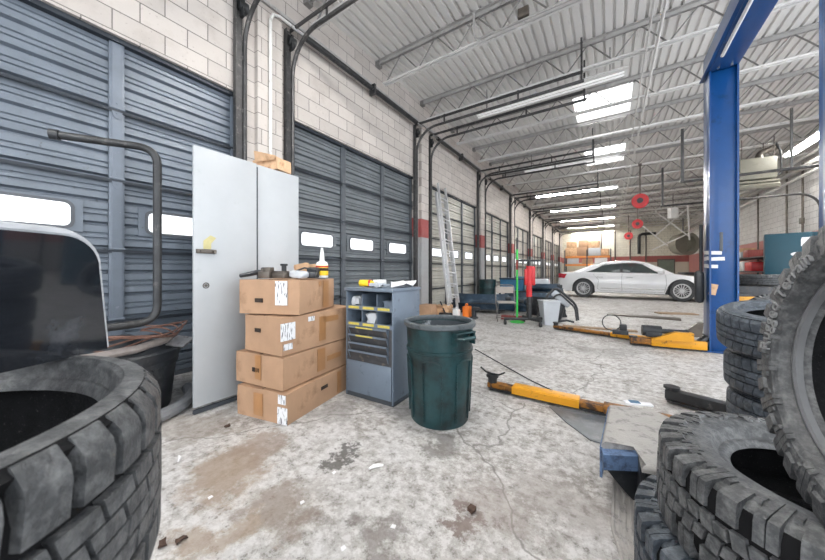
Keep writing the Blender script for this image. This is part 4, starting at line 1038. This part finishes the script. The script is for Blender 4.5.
loose('trolley', 'low black trolley under the left bumper cover', 'trolley', (-3.1, 8.25, 0), lambda b: (b.box((0, .05, .10), (1.3, .5, .04)), [b.cyl((sx * .5, sy * .18 - .02, .04), (sx * .5, sy * .18 + .02, .04), .04) for sx in (-1, 1) for sy in (-1, 1)]), 'black_steel', rad(20))
t = thing('barrel', 'dark teal open drum standing left behind the folding chair', 'drum', (-3.55, 10.1, 0))
b = MB(); b.lathe([(.001, 0), (.27, 0), (.29, .3), (.275, .31), (.275, .33), (.29, .34), (.29, .6), (.275, .61), (.275, .63), (.29, .64), (.29, .88), (.28, .88), (.27, .05), (.001, .04)], 32); b.build('body', 'can', t)
b = MB(); b.lathe([(.28, .86), (.3, .86), (.3, .89), (.28, .89)], 32, closed=True); b.build('rim', 'can', t)
t = thing('tote_box', 'blue plastic tote on the bench at the back of the bumper pile', 'tote', (-2.72, 10.35, .545))
b = MB(); b.prism([(-.38, -.25), (.38, -.25), (.38, .25), (-.38, .25)], .36); b.build('body', 'blue_bright', t); box1('lid', 'blue_plastic', (0, 0, .38), (.82, .55, .05), t, None, .01)
loose('cushion', 'pale grey padded panel lying beside the blue tote', 'panel', (-1.95, 10.2, .545), lambda b: b.box((0, 0, .2), (.75, .3, .38), None, .08), 'grey_bin')
# crates against doors further back
for k, (y, x_, h, m, lab) in enumerate(((12.6, -3.0, .95, 'blue_bright', 'blue plastic drum behind the red stand, left one'), (13.2, -2.3, .9, 'bin_dark', 'dark drum behind the red stand, right one'))):
    t = thing('drum', lab, 'drum', (x_, y, 0)); b = MB(); b.lathe([(.001, 0), (.29, 0), (.3, .05), (.3, h - .05), (.28, h), (.001, h)], 24); b.build('body', m, t); b = MB(); b.lathe([(.3, h * .5), (.31, h * .51), (.31, h * .54), (.3, h * .55)], 24); b.build('hoop', 'steel', t)
# folding chair
t = thing('folding_chair', 'beige metal folding chair facing the camera left of the green pole', 'chair', (-2.08, 7.25, 0), rad(24))
def tube_part(nm, pts, r, m): b = MB(); b.tube(pts, r, 8); return b.build(nm, m, t)
b = MB(); b.box((0, 0, .44), (.40, .40, .025), None, .01); b.build('seat', 'chair', t)
b = MB(); rows = [[(-.20 + .05 * k, .27 - .02 * math.sin(PI * k / 8), z) for k in range(9)] for z in (.64, .70, .76, .80)]; b.grid(rows); b.thick(.012); b.build('backrest', 'chair', t)
tube_part('back_frame', fillet([(-.22, -.20, 0), (-.22, .20, .44), (-.22, .28, .84), (.22, .28, .84), (.22, .20, .44), (.22, -.20, 0)], .09), .013, 'chair_tube')
for s in (-1, 1): tube_part('leg', [(s * .20, .27, 0), (s * .20, -.18, .44)], .012, 'chair_tube')
tube_part('stretcher', [(-.2, .19, .08), (.2, .19, .08)], .010, 'chair_tube'); tube_part('stretcher', [(-.22, -.13, .09), (.22, -.13, .09)], .010, 'chair_tube')
loose('red_tool', 'dark red tool lying on the floor under the folding chair', 'tool', (-1.98, 7.45, 0), lambda b: (b.box((0, 0, .05), (.55, .12, .10), None, .02)), 'dark_red', .1)
# green pole
t = thing('pole', 'bright green pole leaning beside the red stand', 'pole', (0, 0, 0))
g0 = Vector((-1.80, 7.15, 0)); g1 = wd(517, 6.95, 1.96)
lp_ = lambda q: g0 + (g1 - g0) * q
for nm, q0, q1, r_, m in (('lower_tube', 0, .62, .022, 'green'), ('grip', .62, .74, .023, 'dark_red'), ('middle_tube', .74, .86, .022, 'green'), ('upper_tube', .86, 1.0, .016, 'black_steel')):
    b = MB(); b.tube([lp_(q0), lp_(q1)], r_, 10); b.build(nm, m, t)
b = MB(); b.lathe([(.001, 0), (.16, 0), (.16, .02), (.03, .05), (.001, .05)], 20); b.build('foot', 'green', t, g0)
# red transmission jack
jx, jy = -1.50, 6.98
t = thing('transmission_jack', 'red hydraulic jack stand on a black wheeled base right of the green pole', 'jack', (jx, jy, 0), rad(33))
b = MB()
for dx, dy in ((-.55, .0), (.55, .05), (.12, -.34), (.0, .35)):
    b.tube([(0, 0, .13), (dx, dy, .13)], .032, 8)
b.build('base', 'black_steel', t)
for dx, dy in ((-.53, .0), (.53, .05), (.12, -.32), (.0, .33)):
    b = MB(); b.cyl((dx, dy, .06), (dx, dy, .12), .02, 8); b.cyl((dx - .02, dy, .05), (dx + .02, dy, .05), .05, 14); b.build('caster', 'black_steel', t)
b = MB(); b.cyl((0, 0, .12), (0, 0, .66), .055, 16); b.build('lower_tube', 'black_steel', t)
b = MB(); b.cyl((0, 0, .62), (0, 0, 1.30), .062, 16); b.build('cylinder', 'red', t)
b = MB(); b.box((.08, 0, 1.08), (.09, .10, .42), None, .02); b.box((-.07, 0, 1.05), (.06, .08, .36), None, .015); b.build('pump', 'red', t)
b = MB(); b.cyl((0, 0, 1.3), (0, 0, 1.40), .03); b.box((0, 0, 1.42), (.46, .14, .04), None, .01); b.build('saddle', 'black_steel', t)
# pale bin
t = thing('waste_bin', 'pale grey plastic bin right of the red jack stand', 'bin', (-1.13, 7.22, 0), rad(30))
b = MB()
V = b.grid([[(sx * w_ / 2, sy * d_ / 2, z) for sx, sy in ((-1, -1), (1, -1), (1, 1), (-1, 1))] for w_, d_, z in ((.26, .24, .005), (.36, .32, .50), (.38, .34, .50), (.38, .34, .54), (.34, .30, .54), (.24, .22, .03))], True)
b.face(list(reversed(V[0]))); b.face(V[-1]); b.build('body', 'grey_bin', t)
b = MB(); b.box((0, 0, .528), (.395, .355, .025), None, .008); b.box((0, 0, .50), (.34, .30, .02)); b.build('rim', 'grey_bin', t)
# black tubular frame with padded part behind the bin
t = thing('creeper_seat', 'black bumper cover with tubular frame leaning behind the pale bin', 'bumper cover', (-1.10, 7.85, 0), rad(25))
b = MB(); b.tube(fillet([(-.42, 0, .02), (-.15, .05, .62), (.05, .05, .80), (.5, .05, .38), (.52, 0, .02)], .12), .028, 8); b.build('tube', 'black_steel', t)
b = MB(); b.tube(fillet([(-.30, -.08, .02), (-.06, -.03, .55), (.10, -.03, .66), (.44, -.03, .33), (.46, -.08, .02)], .1), .022, 8); b.build('tube', 'black_steel', t)
b = MB(); b.box((-.08, .12, .24), (.62, .20, .42), RY(.25), .10, 4); b.build('padded_body', 'black_plastic', t)
b = MB(); b.box((.16, .05, .52), (.5, .06, .16), RY(.7), .03); b.build('grille_panel', 'grey_bin', t)
p = at(562, 324)
loose('hose_end', 'black tool with hose lying right of the pale bin', 'tool', (p.x, p.y, 0), lambda b: b.tube([(-.3, 0, .03), (-.1, .05, .04), (.1, .02, .08), (.25, .0, .05)], .025, 8), 'black_plastic', .4)

# ------------------------------------------------------------------ floor litter
def chip(name, label, cat, px, py, m, f): p = at(px, py); loose(name, label, cat, (p.x, p.y, 0), f, m, rnd.random() * 3)
p = at(376, 468); loose('plastic_strip', 'cream curved plastic strip on the floor before the green can', 'plastic strip', (p.x, p.y, .012), lambda b: b.tube([(-.04, -.02, 0), (-.015, .0, 0), (.012, .006, 0), (.045, .004, 0)], [.006, .011, .011, .006], 8), 'bottle_white', .7)
p = at(179, 460); loose('plastic_strip', 'white plastic bit on the floor by the left tyre stack', 'plastic strip', (p.x, p.y, .010), lambda b: b.tube([(-.035, 0, 0), (0, .006, 0), (.035, -.004, 0)], [.005, .009, .005], 8), 'label_white', -.3)
chip('scrap_lump', 'rusty brown lump on the floor at the right of the stains', 'scrap', 472, 512, 'rust', scrap(7, .035, .03, .018))
for k, (px, py) in enumerate(((228, 427), (162, 545), (181, 541), (176, 561))):
    if py < 560: chip('leaf', ['dark scrap on the floor below the cardboard boxes', 'dark dry leaf on the floor beside the left tyre stack, left one', 'dark dry leaf on the floor beside the left tyre stack, right one'][k], 'leaf', px, py, 'rust', scrap(9 + k, .04, .025, .008))
for k, (px, py) in enumerate(((302, 503), (334, 473), (393, 527), (343, 549), (210, 498))):
    chip('paint_flake', 'small white paint flake on the floor, %s' % ['above the brown stain', 'just right of the dark smear', 'right of the brown stains', 'at the bottom edge in the middle', 'left of the brown stain'][k], 'flake', px, py, 'label_white', lambda b: b.prism([(-.012, -.006), (.010, -.010), (.014, .006), (-.004, .011)], .004, TR(0, 0, .001)))

# ------------------------------------------------------------------ white saloon car
def lerp_tab(tab, x):
    if x <= tab[0][0]: return tab[0][1]
    for (a, va), (c, vc) in zip(tab, tab[1:]):
        if x <= c:
            q = (x - a) / (c - a); q = q * q * (3 - 2 * q) if False else q
            return va + (vc - va) * q
    return tab[-1][1]
car = thing('car', 'white saloon car parked across the far end of the hall', 'car', (.70, 16.25, 0), rad(-3)); car.scale = (1.05, 1.0, 1.10)
XRW, XFW, WR = -1.58, 1.58, .345
belt = [(-2.62, .70), (-2.58, .92), (-2.45, 1.00), (-1.9, 1.03), (-1.2, 1.02), (0, .985), (1.1, .965), (1.45, .95), (2.0, .87), (2.35, .76), (2.52, .62), (2.56, .5)]
widt = [(-2.62, .62), (-2.5, .78), (-2.2, .87), (-1.5, .925), (0, .935), (1.5, .925), (2.1, .86), (2.4, .72), (2.56, .52)]
def zbot(x):
    z = .24 if -2.3 < x < 2.3 else .30
    for xw in (XRW, XFW):
        dx = abs(x - xw); ra = .425
        if dx < ra: z = max(z, .36 + math.sqrt(ra * ra - dx * dx))
    return z
xs = sorted(set([-2.62 + 5.18 * i / 60 for i in range(61)] + [xw + .415 * math.cos(PI * k / 14) for xw in (XRW, XFW) for k in range(15)]))
def bulge(v):   # width factor over height 0..1
    return [(0, .955), (.25, .985), (.5, 1.0), (.62, .985), (.8, .955), (.93, .925), (1, .89)]
rows = []
for x in xs:
    zb, zt_, w_ = zbot(x), lerp_tab(belt, x), lerp_tab(widt, x); r = []
    prof = []
    for v_ in (0, .2, .4, .55, .68, .8, .92, 1):
        zz_ = zb + (zt_ - zb) * v_; vv = (zz_ - .22) / max(.2, zt_ - .22)
        prof.append((-w_ * lerp_tab(bulge(0), vv), zz_))
    crown = .03 if (x > 1.1 or x < -1.9) else 0
    mid = [(-w_ * .6, zt_ + crown * .7 + .005), (0, zt_ + crown + .006), (w_ * .6, zt_ + crown * .7 + .005)]
    full = prof + mid + [(-y, z) for y, z in reversed(prof)]
    rows.append([(x, y, z) for y, z in full])
b = MB(); V = b.grid(rows); b.face(list(reversed(V[0]))); b.face(V[-1])
b.build('body', 'car_white', car, sharp=40)
b = MB(); b.box((0, 0, .30), (4.6, 1.5, .16)); b.box((XRW, 0, .5), (.85, 1.55, .5)); b.box((XFW, 0, .5), (.85, 1.55, .5)); b.build('underbody', 'black_plastic', car)
roof = [(-2.05, 1.03), (-1.75, 1.14), (-1.3, 1.31), (-.8, 1.425), (-.2, 1.468), (.25, 1.45), (.6, 1.37), (1.0, 1.18), (1.38, .97)]
rw = [(-2.05, .62), (-1.3, .60), (-.2, .62), (.6, .60), (1.38, .70)]
bw = [(-2.05, .78), (-1.3, .81), (0, .83), (1.0, .82), (1.38, .80)]
rows = []
gx_ = [-2.05 + 3.43 * i / 44 for i in range(45)]
def gh(x, q):   # side of the cabin at height fraction q
    zb, zt_ = lerp_tab(belt, x) - .02, lerp_tab(roof, x)
    q2 = min(q, 1)
    return (lerp_tab(bw, x) + (lerp_tab(rw, x) - lerp_tab(bw, x)) * (q2 ** 1.25), zb + (zt_ - zb) * q2)
for x in gx_:
    side = [gh(x, q) for q in (0, .25, .5, .75, .9, .97)]
    w1, z1 = gh(x, 1.0)
    top_ = [(-w1 * .93, z1 + .004), (-w1 * .5, z1 + .022), (0, z1 + .028), (w1 * .5, z1 + .022), (w1 * .93, z1 + .004)]
    rows.append([(x, -y, z) for y, z in side] + [(x, y, z) for y, z in top_] + [(x, y, z) for y, z in reversed(side)])
b = MB(); b.grid(rows); b.build('cabin', 'car_white', car, sharp=50)
def side_panel(name, m, xz, off, sub=10, parent=None):
    """glass or trim on both sides of the cabin: polygon given as lower edge and upper edge x(z fraction)"""
    for s in (-1, 1):
        b = MB(); (l0, l1, q0a, q0b), (u0, u1, q1a, q1b) = xz
        rr_ = []
        for j in range(6):
            f = j / 5; r = []
            for i in range(sub + 1):
                g = i / sub
                xa = l0 + (l1 - l0) * g; xb = u0 + (u1 - u0) * g
                x = xa + (xb - xa) * f; q = (q0a + (q0b - q0a) * g) * (1 - f) + (q1a + (q1b - q1a) * g) * f
                y, z = gh(x, q); r.append((x, s * (y + off), z))
            rr_.append(r)
        b.grid(rr_); b.thick(.006); b.build(name, m, parent or car)
side_panel('rear_window', 'car_glass', ((-1.50, -.28, .10, .08), (-.92, -.30, .72, .84)), .006)
side_panel('front_window', 'car_glass', ((-.20, 1.02, .08, .12), (-.22, .44, .84, .80)), .006)
for xz in (((-1.56, 1.12, .05, .06), (-1.56, 1.12, .075, .09)), ((-.95, .50, .76, .84), (-.98, .46, .80, .88))): side_panel('window_trim', 'chrome', xz, .010, 24)
side_panel('window_pillar', 'black_plastic', ((-.28, -.19, .08, .08), (-.31, -.21, .84, .84)), .010, 4)
b = MB()
r1 = []
for x, q in ((.52, 0), (.75, 0), (1.0, 0), (1.26, 0)):
    w1, z1 = gh(x, 1); r1.append([(x + .004, y * w1 * .86, z1 + .026 - .02 * abs(y) ** 3) for y in [-1 + 2 * i / 10 for i in range(11)]])
b.grid(r1); b.thick(.006); b.build('windscreen', 'car_glass', car)
b = MB(); r1 = []
for x in (-1.86, -1.5, -1.2, -.95):
    w1, z1 = gh(x, 1); r1.append([(x - .004, y * w1 * .86, z1 + .028 - .02 * abs(y) ** 3) for y in [-1 + 2 * i / 10 for i in range(11)]])
b.grid(r1); b.thick(.006); b.build('rear_screen', 'car_glass', car)
def on_body(x, z, s, off=.004):
    w_ = lerp_tab(widt, x); vv = (z - .22) / (lerp_tab(belt, x) - .22)
    return Vector((x, s * (w_ * lerp_tab(bulge(0), vv) + off), z))
for s in (-1, 1):
    for pts in ([(-1.22, .95), (-1.02, .72), (-1.06, .38), (-.95, .30)], [(-.22, .96), (-.24, .7), (-.22, .30)], [(1.12, .93), (1.14, .6), (1.08, .30)], [(-.95, .30), (0, .29), (1.08, .30)]):
        P_ = []
        for (xa, za), (xb, zb) in zip(pts, pts[1:]): P_ += [on_body(xa + (xb - xa) * i / 6, za + (zb - za) * i / 6, s, .001) for i in range(7)]
        b = MB(); b.tube(P_, .005, 5); b.build('door_gap', 'frame_rubber', car)
    for x in (-.98, .02):
        b = MB(); b.tube([on_body(x - .10, .83, s, .005), on_body(x - .06, .835, s, .025), on_body(x + .06, .835, s, .025), on_body(x + .10, .83, s, .005)], .014, 8); b.build('door_handle', 'chrome', car)
    b = MB(); P_ = [on_body(-.95 + 2.1 * i / 10, .40, s, .006) for i in range(11)]; b.tube(P_, .014, 6); b.build('sill_trim', 'chrome', car)
    b = MB(); b.box((.98, s * .97, 1.04), (.20, .16, .13), RZ(s * .2), .04, 3); b.box((1.0, s * .88, 1.0), (.06, .12, .04)); b.build('mirror', 'car_white', car)
    # rear lamp wrapping round the corner
    rr_ = []
    for z in (.77, .86, .95):
        rr_.append([on_body(x, z + .02 * (1 if x < -2.4 else 0), s, .010) for x in (-2.60, -2.54, -2.46, -2.36, -2.24 - .1 * (.93 - z) * 5)])
    b = MB(); b.grid(rr_); b.thick(.02); b.build('tail_lamp', 'tail_red', car)
    rr_ = []
    for z in (.62, .68, .74): rr_.append([on_body(x, z, s, .008) for x in (2.02, 2.14, 2.26, 2.36)])
    b = MB(); b.grid(rr_); b.thick(.02); b.build('head_lamp', 'pale_rim', car)
    for xw in (XRW, XFW):
        # wheel
        wm = TR(xw, s * .80, .37) @ RX(PI / 2 * (1 if s < 0 else -1)) @ Matrix.Diagonal((1.07, 1.07, 1, 1))
        b = MB(); b.lathe([(.235, -.10), (.30, -.115), (.335, -.10), (.345, -.07), (.345, .07), (.335, .10), (.30, .115), (.235, .10)], 40, wm, True); wl = b.build('wheel', 'rubber', car)
        b = MB(); b.lathe([(.24, .10), (.225, .112), (.205, .10), (.20, .02), (.20, -.1), (.24, -.1)], 36, wm, True)
        b.lathe([(.001, .085), (.05, .085), (.055, .07), (.05, .03), (.001, .03)], 18, wm)
        for k in range(15):
            a = 2 * PI * k / 15
            b.box((wm @ RZ(a) @ Vector((.13, 0, .07))), (.17, .018 if k % 3 else .026, .03), wm.to_3x3().to_4x4() @ RZ(a))
        b.build('rim', 'rim_silver', wl)
        b = MB(); b.cyl(wm @ Vector((0, 0, 0)), wm @ Vector((0, 0, .02)), .17, 24); b.build('brake_disc', 'bin_dark', wl)
b = MB(); b.box((-2.60, 0, .88), (.03, .9, .03), None, .008); b.build('boot_trim', 'chrome', car)
b = MB(); b.box((2.50, 0, .50), (.10, .70, .30), None, .04); b.build('grille', 'black_plastic', car)

# ------------------------------------------------------------------ back of the hall
t = thing('pallet_rack', 'orange-beamed storage rack against the far wall behind the car', 'storage rack', (-1.65, 30.2, 0))
for sx in (-1.7, 0, 1.7):
    for sy in (-.5, .5): box1('upright', 'locker_edge', (sx, sy, 1.5), (.09, .09, 3.0), t)
for z in (.9, 1.75, 2.45):
    for sy in (-.5, .5): box1('beam', 'rack_orange', (0, sy, z - .07), (3.4, .06, .14), t)
    box1('deck', 'wood', (0, 0, z), (3.4, 1.0, .03), t)
CB = [(-1.25, 2.47, .9, .9, .7, 'cardboard_torn'), (-.35, 2.47, .8, .9, .75, 'cardboard'), (.55, 2.47, .9, .9, .65, 'grey_bin'), (1.3, 2.47, .55, .8, .55, 'cardboard_torn'),
      (-1.2, 3.18, .8, .8, .55, 'cardboard_torn'), (-.3, 3.23, .7, .8, .6, 'cardboard'), (.5, 3.13, .8, .8, .6, 'cardboard_torn'), (-1.1, 1.77, .9, .8, .5, 'grey_bin'), (0, 1.77, .8, .8, .45, 'cardboard'), (1.0, 1.77, .9, .8, .5, 'label_white')]
for k, (x, z, w_, d_, h, m) in enumerate(CB):
    o = box1('stored_carton', m, (-1.65 + x, 30.2, z + h / 2), (w_, d_, h), None, RZ(rnd.uniform(-.08, .08)), .02)
    row = 'top row' if z > 3 else ('row on the top beam' if z > 2 else 'row under the top beam')
    nth = {'top row': k - 4, 'row on the top beam': k, 'row under the top beam': k - 7}[row] if True else 0
    tag(o, 'carton on the far rack, %s from the left, %s' % (ORD[nth], row), 'box', 'cartons on the far rack')
# red hose reels
for k, (px, py, d, lab) in enumerate(((640, 201, 10.9, 'red hose reel hanging from the ceiling, nearest of three'), (637.5, 224, 16.7, 'red hose reel hanging from the ceiling, middle of three'), (628.5, 236, 21.1, 'red hose reel hanging from the ceiling, farthest of three'))):
    p = wd(px, d, CAMH + (HY - py) * d / FPX)
    t = thing('hose_reel', lab, 'hose reel', p, rad(-4), 'red hose reels')
    mt = RX(PI / 2)
    b = MB(); b.lathe([(.05, .10), (.25, .10), (.255, .085), (.10, .06), (.10, -.06), (.255, -.085), (.25, -.10), (.05, -.10)], 32, mt, True); b.build('drum', 'red', t)
    b = MB(); b.lathe([(.10, .055), (.19, .055), (.20, 0), (.19, -.055), (.10, -.055)], 28, mt, True); b.build('hose', 'dark_red', t)
    b = MB(); b.cyl((0, -.14, 0), (0, .14, 0), .095, 18); b.build('hub', 'black_plastic', t)
    zc = 5.04 - p.z
    b = MB(); b.box((0, .13, zc / 2), (.05, .02, zc)); b.box((0, .0, zc), (.10, .30, .02)); b.box((0, .12, 0), (.12, .03, .12)); b.build('bracket', 'dark_can', t)
# unit heater
p = wd(752.5, 9.0, 0)
t = thing('unit_heater', 'beige hanging gas heater under the ceiling right of the blue column', 'heater', (p.x, p.y, 3.85), rad(8))
b = MB(); b.box((0, 0, .33), (.78, .6, .62), None, .015); b.build('casing', 'beige_box', t)
b = MB()
for k in range(6): b.box((-.395, 0, .1 + k * .09), (.012, .5, .05), RY(.4))
b.build('louvre', 'dark_can', t)
b = MB(); b.box((0, -.02, -.06), (.86, .62, .06), None, .01); b.box((0, -.25, -.17), (.84, .25, .14), RX(.4), .02); b.build('drip_tray', 'beige_box', t)
b = MB(); b.tube(fillet([(.18, .1, .60), (.18, .1, .86), (.55, .1, 1.0)], .12), .085, 12); b.build('flue', 'dark_can', t)
for sx in (-.34, .34):
    for sy in (-.25, .25): box1('hanger_rod', 'dark_can', (sx, sy, .92), (.015, .015, .6), t)
b = MB(); b.tube(fillet([(.42, 0, .15), (.6, 0, .15), (.6, 0, .8), (.5, 0, 1.1)], .1), .025, 8); b.build('gas_pipe', 'black_steel', t)
# teal cabinet
t = thing('teal_cabinet', 'tall teal steel cabinet with white emblems behind the upright tyre', 'cabinet', (2.64, 9.1, 0), rad(-15))
b = MB(); b.box((.6, .3, .99), (1.2, .6, 1.90), None, .012); b.build('body', 'teal', t)
b = MB(); b.box((.6, .29, .03), (1.16, .56, .06)); b.build('plinth', 'locker_edge', t)
for x_ in (.302, .898):
    dd = box1('door_leaf', 'teal', (x_, -.006, 1.0), (.585, .018, 1.84), t, None, .004)
    box1('handle', 'chrome', (x_ + (.22 if x_ < .5 else -.22), -.03, 1.05), (.02, .03, .12), dd)
b = MB(); MX = TR(.52, -.018, 1.74) @ XZ
b.prism([(-.06, -.07), (-.02, -.07), (-.02, -.01), (.03, -.07), (.06, -.07), (.02, 0), (.07, .05), (.05, .10), (-.05, .10), (-.06, .06)], .004, MX)
b.build('emblem', 'label_white', t)
b = MB(); b.prism([(.085 * math.cos(a), .04 * math.sin(a)) for a in [2 * PI * k / 20 for k in range(20)]], .004, TR(.42, -.018, 1.52) @ XZ); b.build('oval_badge', 'label_white', t)
b = MB(); b.prism([(.05 * math.cos(a), .025 * math.sin(a)) for a in [2 * PI * k / 16 for k in range(16)]], .004, TR(.06, -.018, 1.02) @ XZ); b.build('small_badge', 'label_white', t)
# clutter between the blue column and the teal cabinet
box1('bench_', 'locker_edge', (0, 0, 0), (.1, .1, .1)); bpy.data.objects.remove(bpy.data.objects['bench_'])
t = thing('steel_table', 'low dark steel table loaded with parts behind the blue column', 'table', (2.35, 8.0, 0))
box1('table_top', 'locker_edge', (0, 0, .62), (1.0, .7, .04), t)
for sx in (-1, 1):
    for sy in (-1, 1): box1('leg', 'locker_edge', (sx * .45, sy * .3, .3), (.05, .05, .6), t)
tyre('tyre', 'dark tyre lying on top of the parts behind the road tyre stack', .34, .2, .22, 'street', (2.25, 8.0, .93), (0, 0, 0), None, 'rubber', 34, seed=40)
loose('parts_crate', 'dark crate of parts on the steel table', 'crate', (2.25, 7.95, .642), lambda b: (b.box((0, 0, .14), (.7, .5, .28), None, .01)), 'bin_dark')
p = wd(757, 4.6, 0)
tyre('tyre', 'knobbly dark tyre leaning behind the road tyre stack', .36, .24, .23, 'mud', (p.x + .1, p.y, .42), (rad(62), 0, rad(20)), None, 'rubber', 34, seed=41)
p = wd(741, 5.3, 0)
t = thing('yellow_machine', 'small yellow machine part beside the blue column above the road tyres', 'machine', (p.x - .05, p.y - .2, 0), rad(20))
b = MB(); b.box((0, 0, .38), (.28, .3, .76), None, .02); b.build('body', 'yellow', t); box1('cap', 'black_plastic', (0, 0, .78), (.2, .2, .05), t)
t = thing('side_shelf', 'grey steel shelf unit along the right wall left of the teal cabinet', 'shelf', (4.95, 18.5, 0))
for sy in (-3.1, 0, 3.1):
    for sx in (-.4, .4): box1('upright', 'locker_edge', (sx, sy, .95), (.06, .06, 1.9), t)
for z in (.6, 1.15, 1.7): box1('shelf_board', 'locker_edge', (0, 0, z), (.9, 6.3, .04), t)
for y, z, w_, h, m, nm, lab, cat in ((19.9, 1.172, .7, .42, 'red', 'tool_chest', 'red tool chest on the middle board of the right wall shelf', 'tool chest'), (19.0, 1.172, .7, .35, 'cardboard', 'stored_carton', 'tan carton on the middle board of the right wall shelf', 'box'),
        (18.1, 1.172, .8, .40, 'label_white', 'white_box', 'white box on the middle board of the right wall shelf', 'box'), (17.2, 1.172, .7, .36, 'red', 'red_crate', 'red crate on the middle board of the right wall shelf', 'crate'),
        (20.3, 1.722, .7, .3, 'yellow', 'yellow_crate', 'yellow crate on the top board of the right wall shelf', 'crate'), (19.3, 1.722, .8, .45, 'cardboard_torn', 'stored_carton', 'pale carton on the top board of the right wall shelf', 'box'),
        (18.3, 1.722, .6, .25, 'grey_bin', 'grey_crate', 'grey crate on the top board of the right wall shelf', 'crate'), (17.5, 1.722, .5, .3, 'dark_red', 'red_can', 'dark red drum on the top board of the right wall shelf', 'can')):
    tag(box1(nm, m, (4.9, y, z + h / 2), (.7, w_, h), None, None, .03), lab, cat)
# white overhead brace frame of the next bay, fan and hanging box
t = thing('brace_frame', 'white cross-braced steel frame high up left of the blue column', 'steel frame', (0, 0, 0))
def pz(px, py, d): return wd(px, d, CAMH + (HY - py) * d / FPX)
for a, c in (((656, 212, 19), (690, 237, 18)), ((690, 206, 18), (655, 236, 19)), ((688, 205, 17), (689.5, 240, 17)), ((640, 224, 21), (668, 246, 20)), ((652, 250, 19), (692, 232, 17.5))):
    b = MB(); b.tube([pz(*a), pz(*c)], .04, 6); b.build('brace', 'joist_light', t)
for q in (pz(689, 205, 17.5), pz(656, 212, 19)): b = MB(); b.tube([q, Vector((q.x, q.y, 5.04))], .05, 6); b.build('hanger', 'joist_light', t)
p = pz(673, 213, 15); t = thing('hanging_box', 'white box hanging between the red reels and the blue column', 'electrical box', (p.x, p.y, p.z - .28))
box1('box_body', 'white_paint', (0, 0, .28), (.34, .26, .52), t, RZ(.5), .01); b = MB(); zz_ = 5.04 - (p.z - .28); b.cyl((0, 0, .55), (0, 0, zz_), .02, 8); b.build('rod', 'web', t)
p = pz(683, 244, 22); t = thing('round_duct', 'pale round duct fan near the far wall left of the blue column', 'fan', p, rad(30))
b = MB(); b.lathe([(.5, -.4), (.75, -.4), (.85, .4), (.6, .4)], 28, RX(PI / 2), True); b.build('shroud', 'beige_box', t)
b = MB(); b.cyl((0, -.1, 0), (0, .1, 0), .62, 24); b.build('fan_body', 'beige_box', t); b = MB(); zz_ = 5.04 - p.z; b.box((0, 0, (zz_ + .7) / 2), (.06, .06, zz_ - .7)); b.build('hanger', 'web', t)
# far clutter to the right of the car
p = wd(690, 17.5, 0); tag(box1('engine_block', 'bin_dark', (p.x, p.y, .55), (.9, .8, 1.1), None, RZ(.3), .06), 'dark engine block on the floor beyond the front of the car', 'engine')

# ------------------------------------------------------------------ camera, sky, view
cam_d = bpy.data.cameras.new('camera'); cam = bpy.data.objects.new('camera', cam_d); COL.objects.link(cam)
cam_d.sensor_width = 36; cam_d.lens = FPX / 825 * 36; cam_d.clip_start = .03; cam_d.clip_end = 200
cam.location = (0, 0, CAMH); cam.rotation_euler = (PI / 2, 0, TH)
cam_d.shift_y = -(280 - HY) / 825
cam_d.dof.use_dof = True; cam_d.dof.focus_distance = 1.7; cam_d.dof.aperture_fstop = 4.5
scn.camera = cam
w = bpy.data.worlds.new('sky'); scn.world = w; w.use_nodes = True
bg = w.node_tree.nodes['Background']; bg.inputs[0].default_value = (.92, .96, 1.0, 1); bg.inputs[1].default_value = 2.3
vs = scn.view_settings
scn.display_settings.display_device = 'sRGB'
vs.view_transform = 'Standard'; vs.look = 'None'; vs.gamma = 1; vs.exposure = 0.63; vs.use_curve_mapping = False
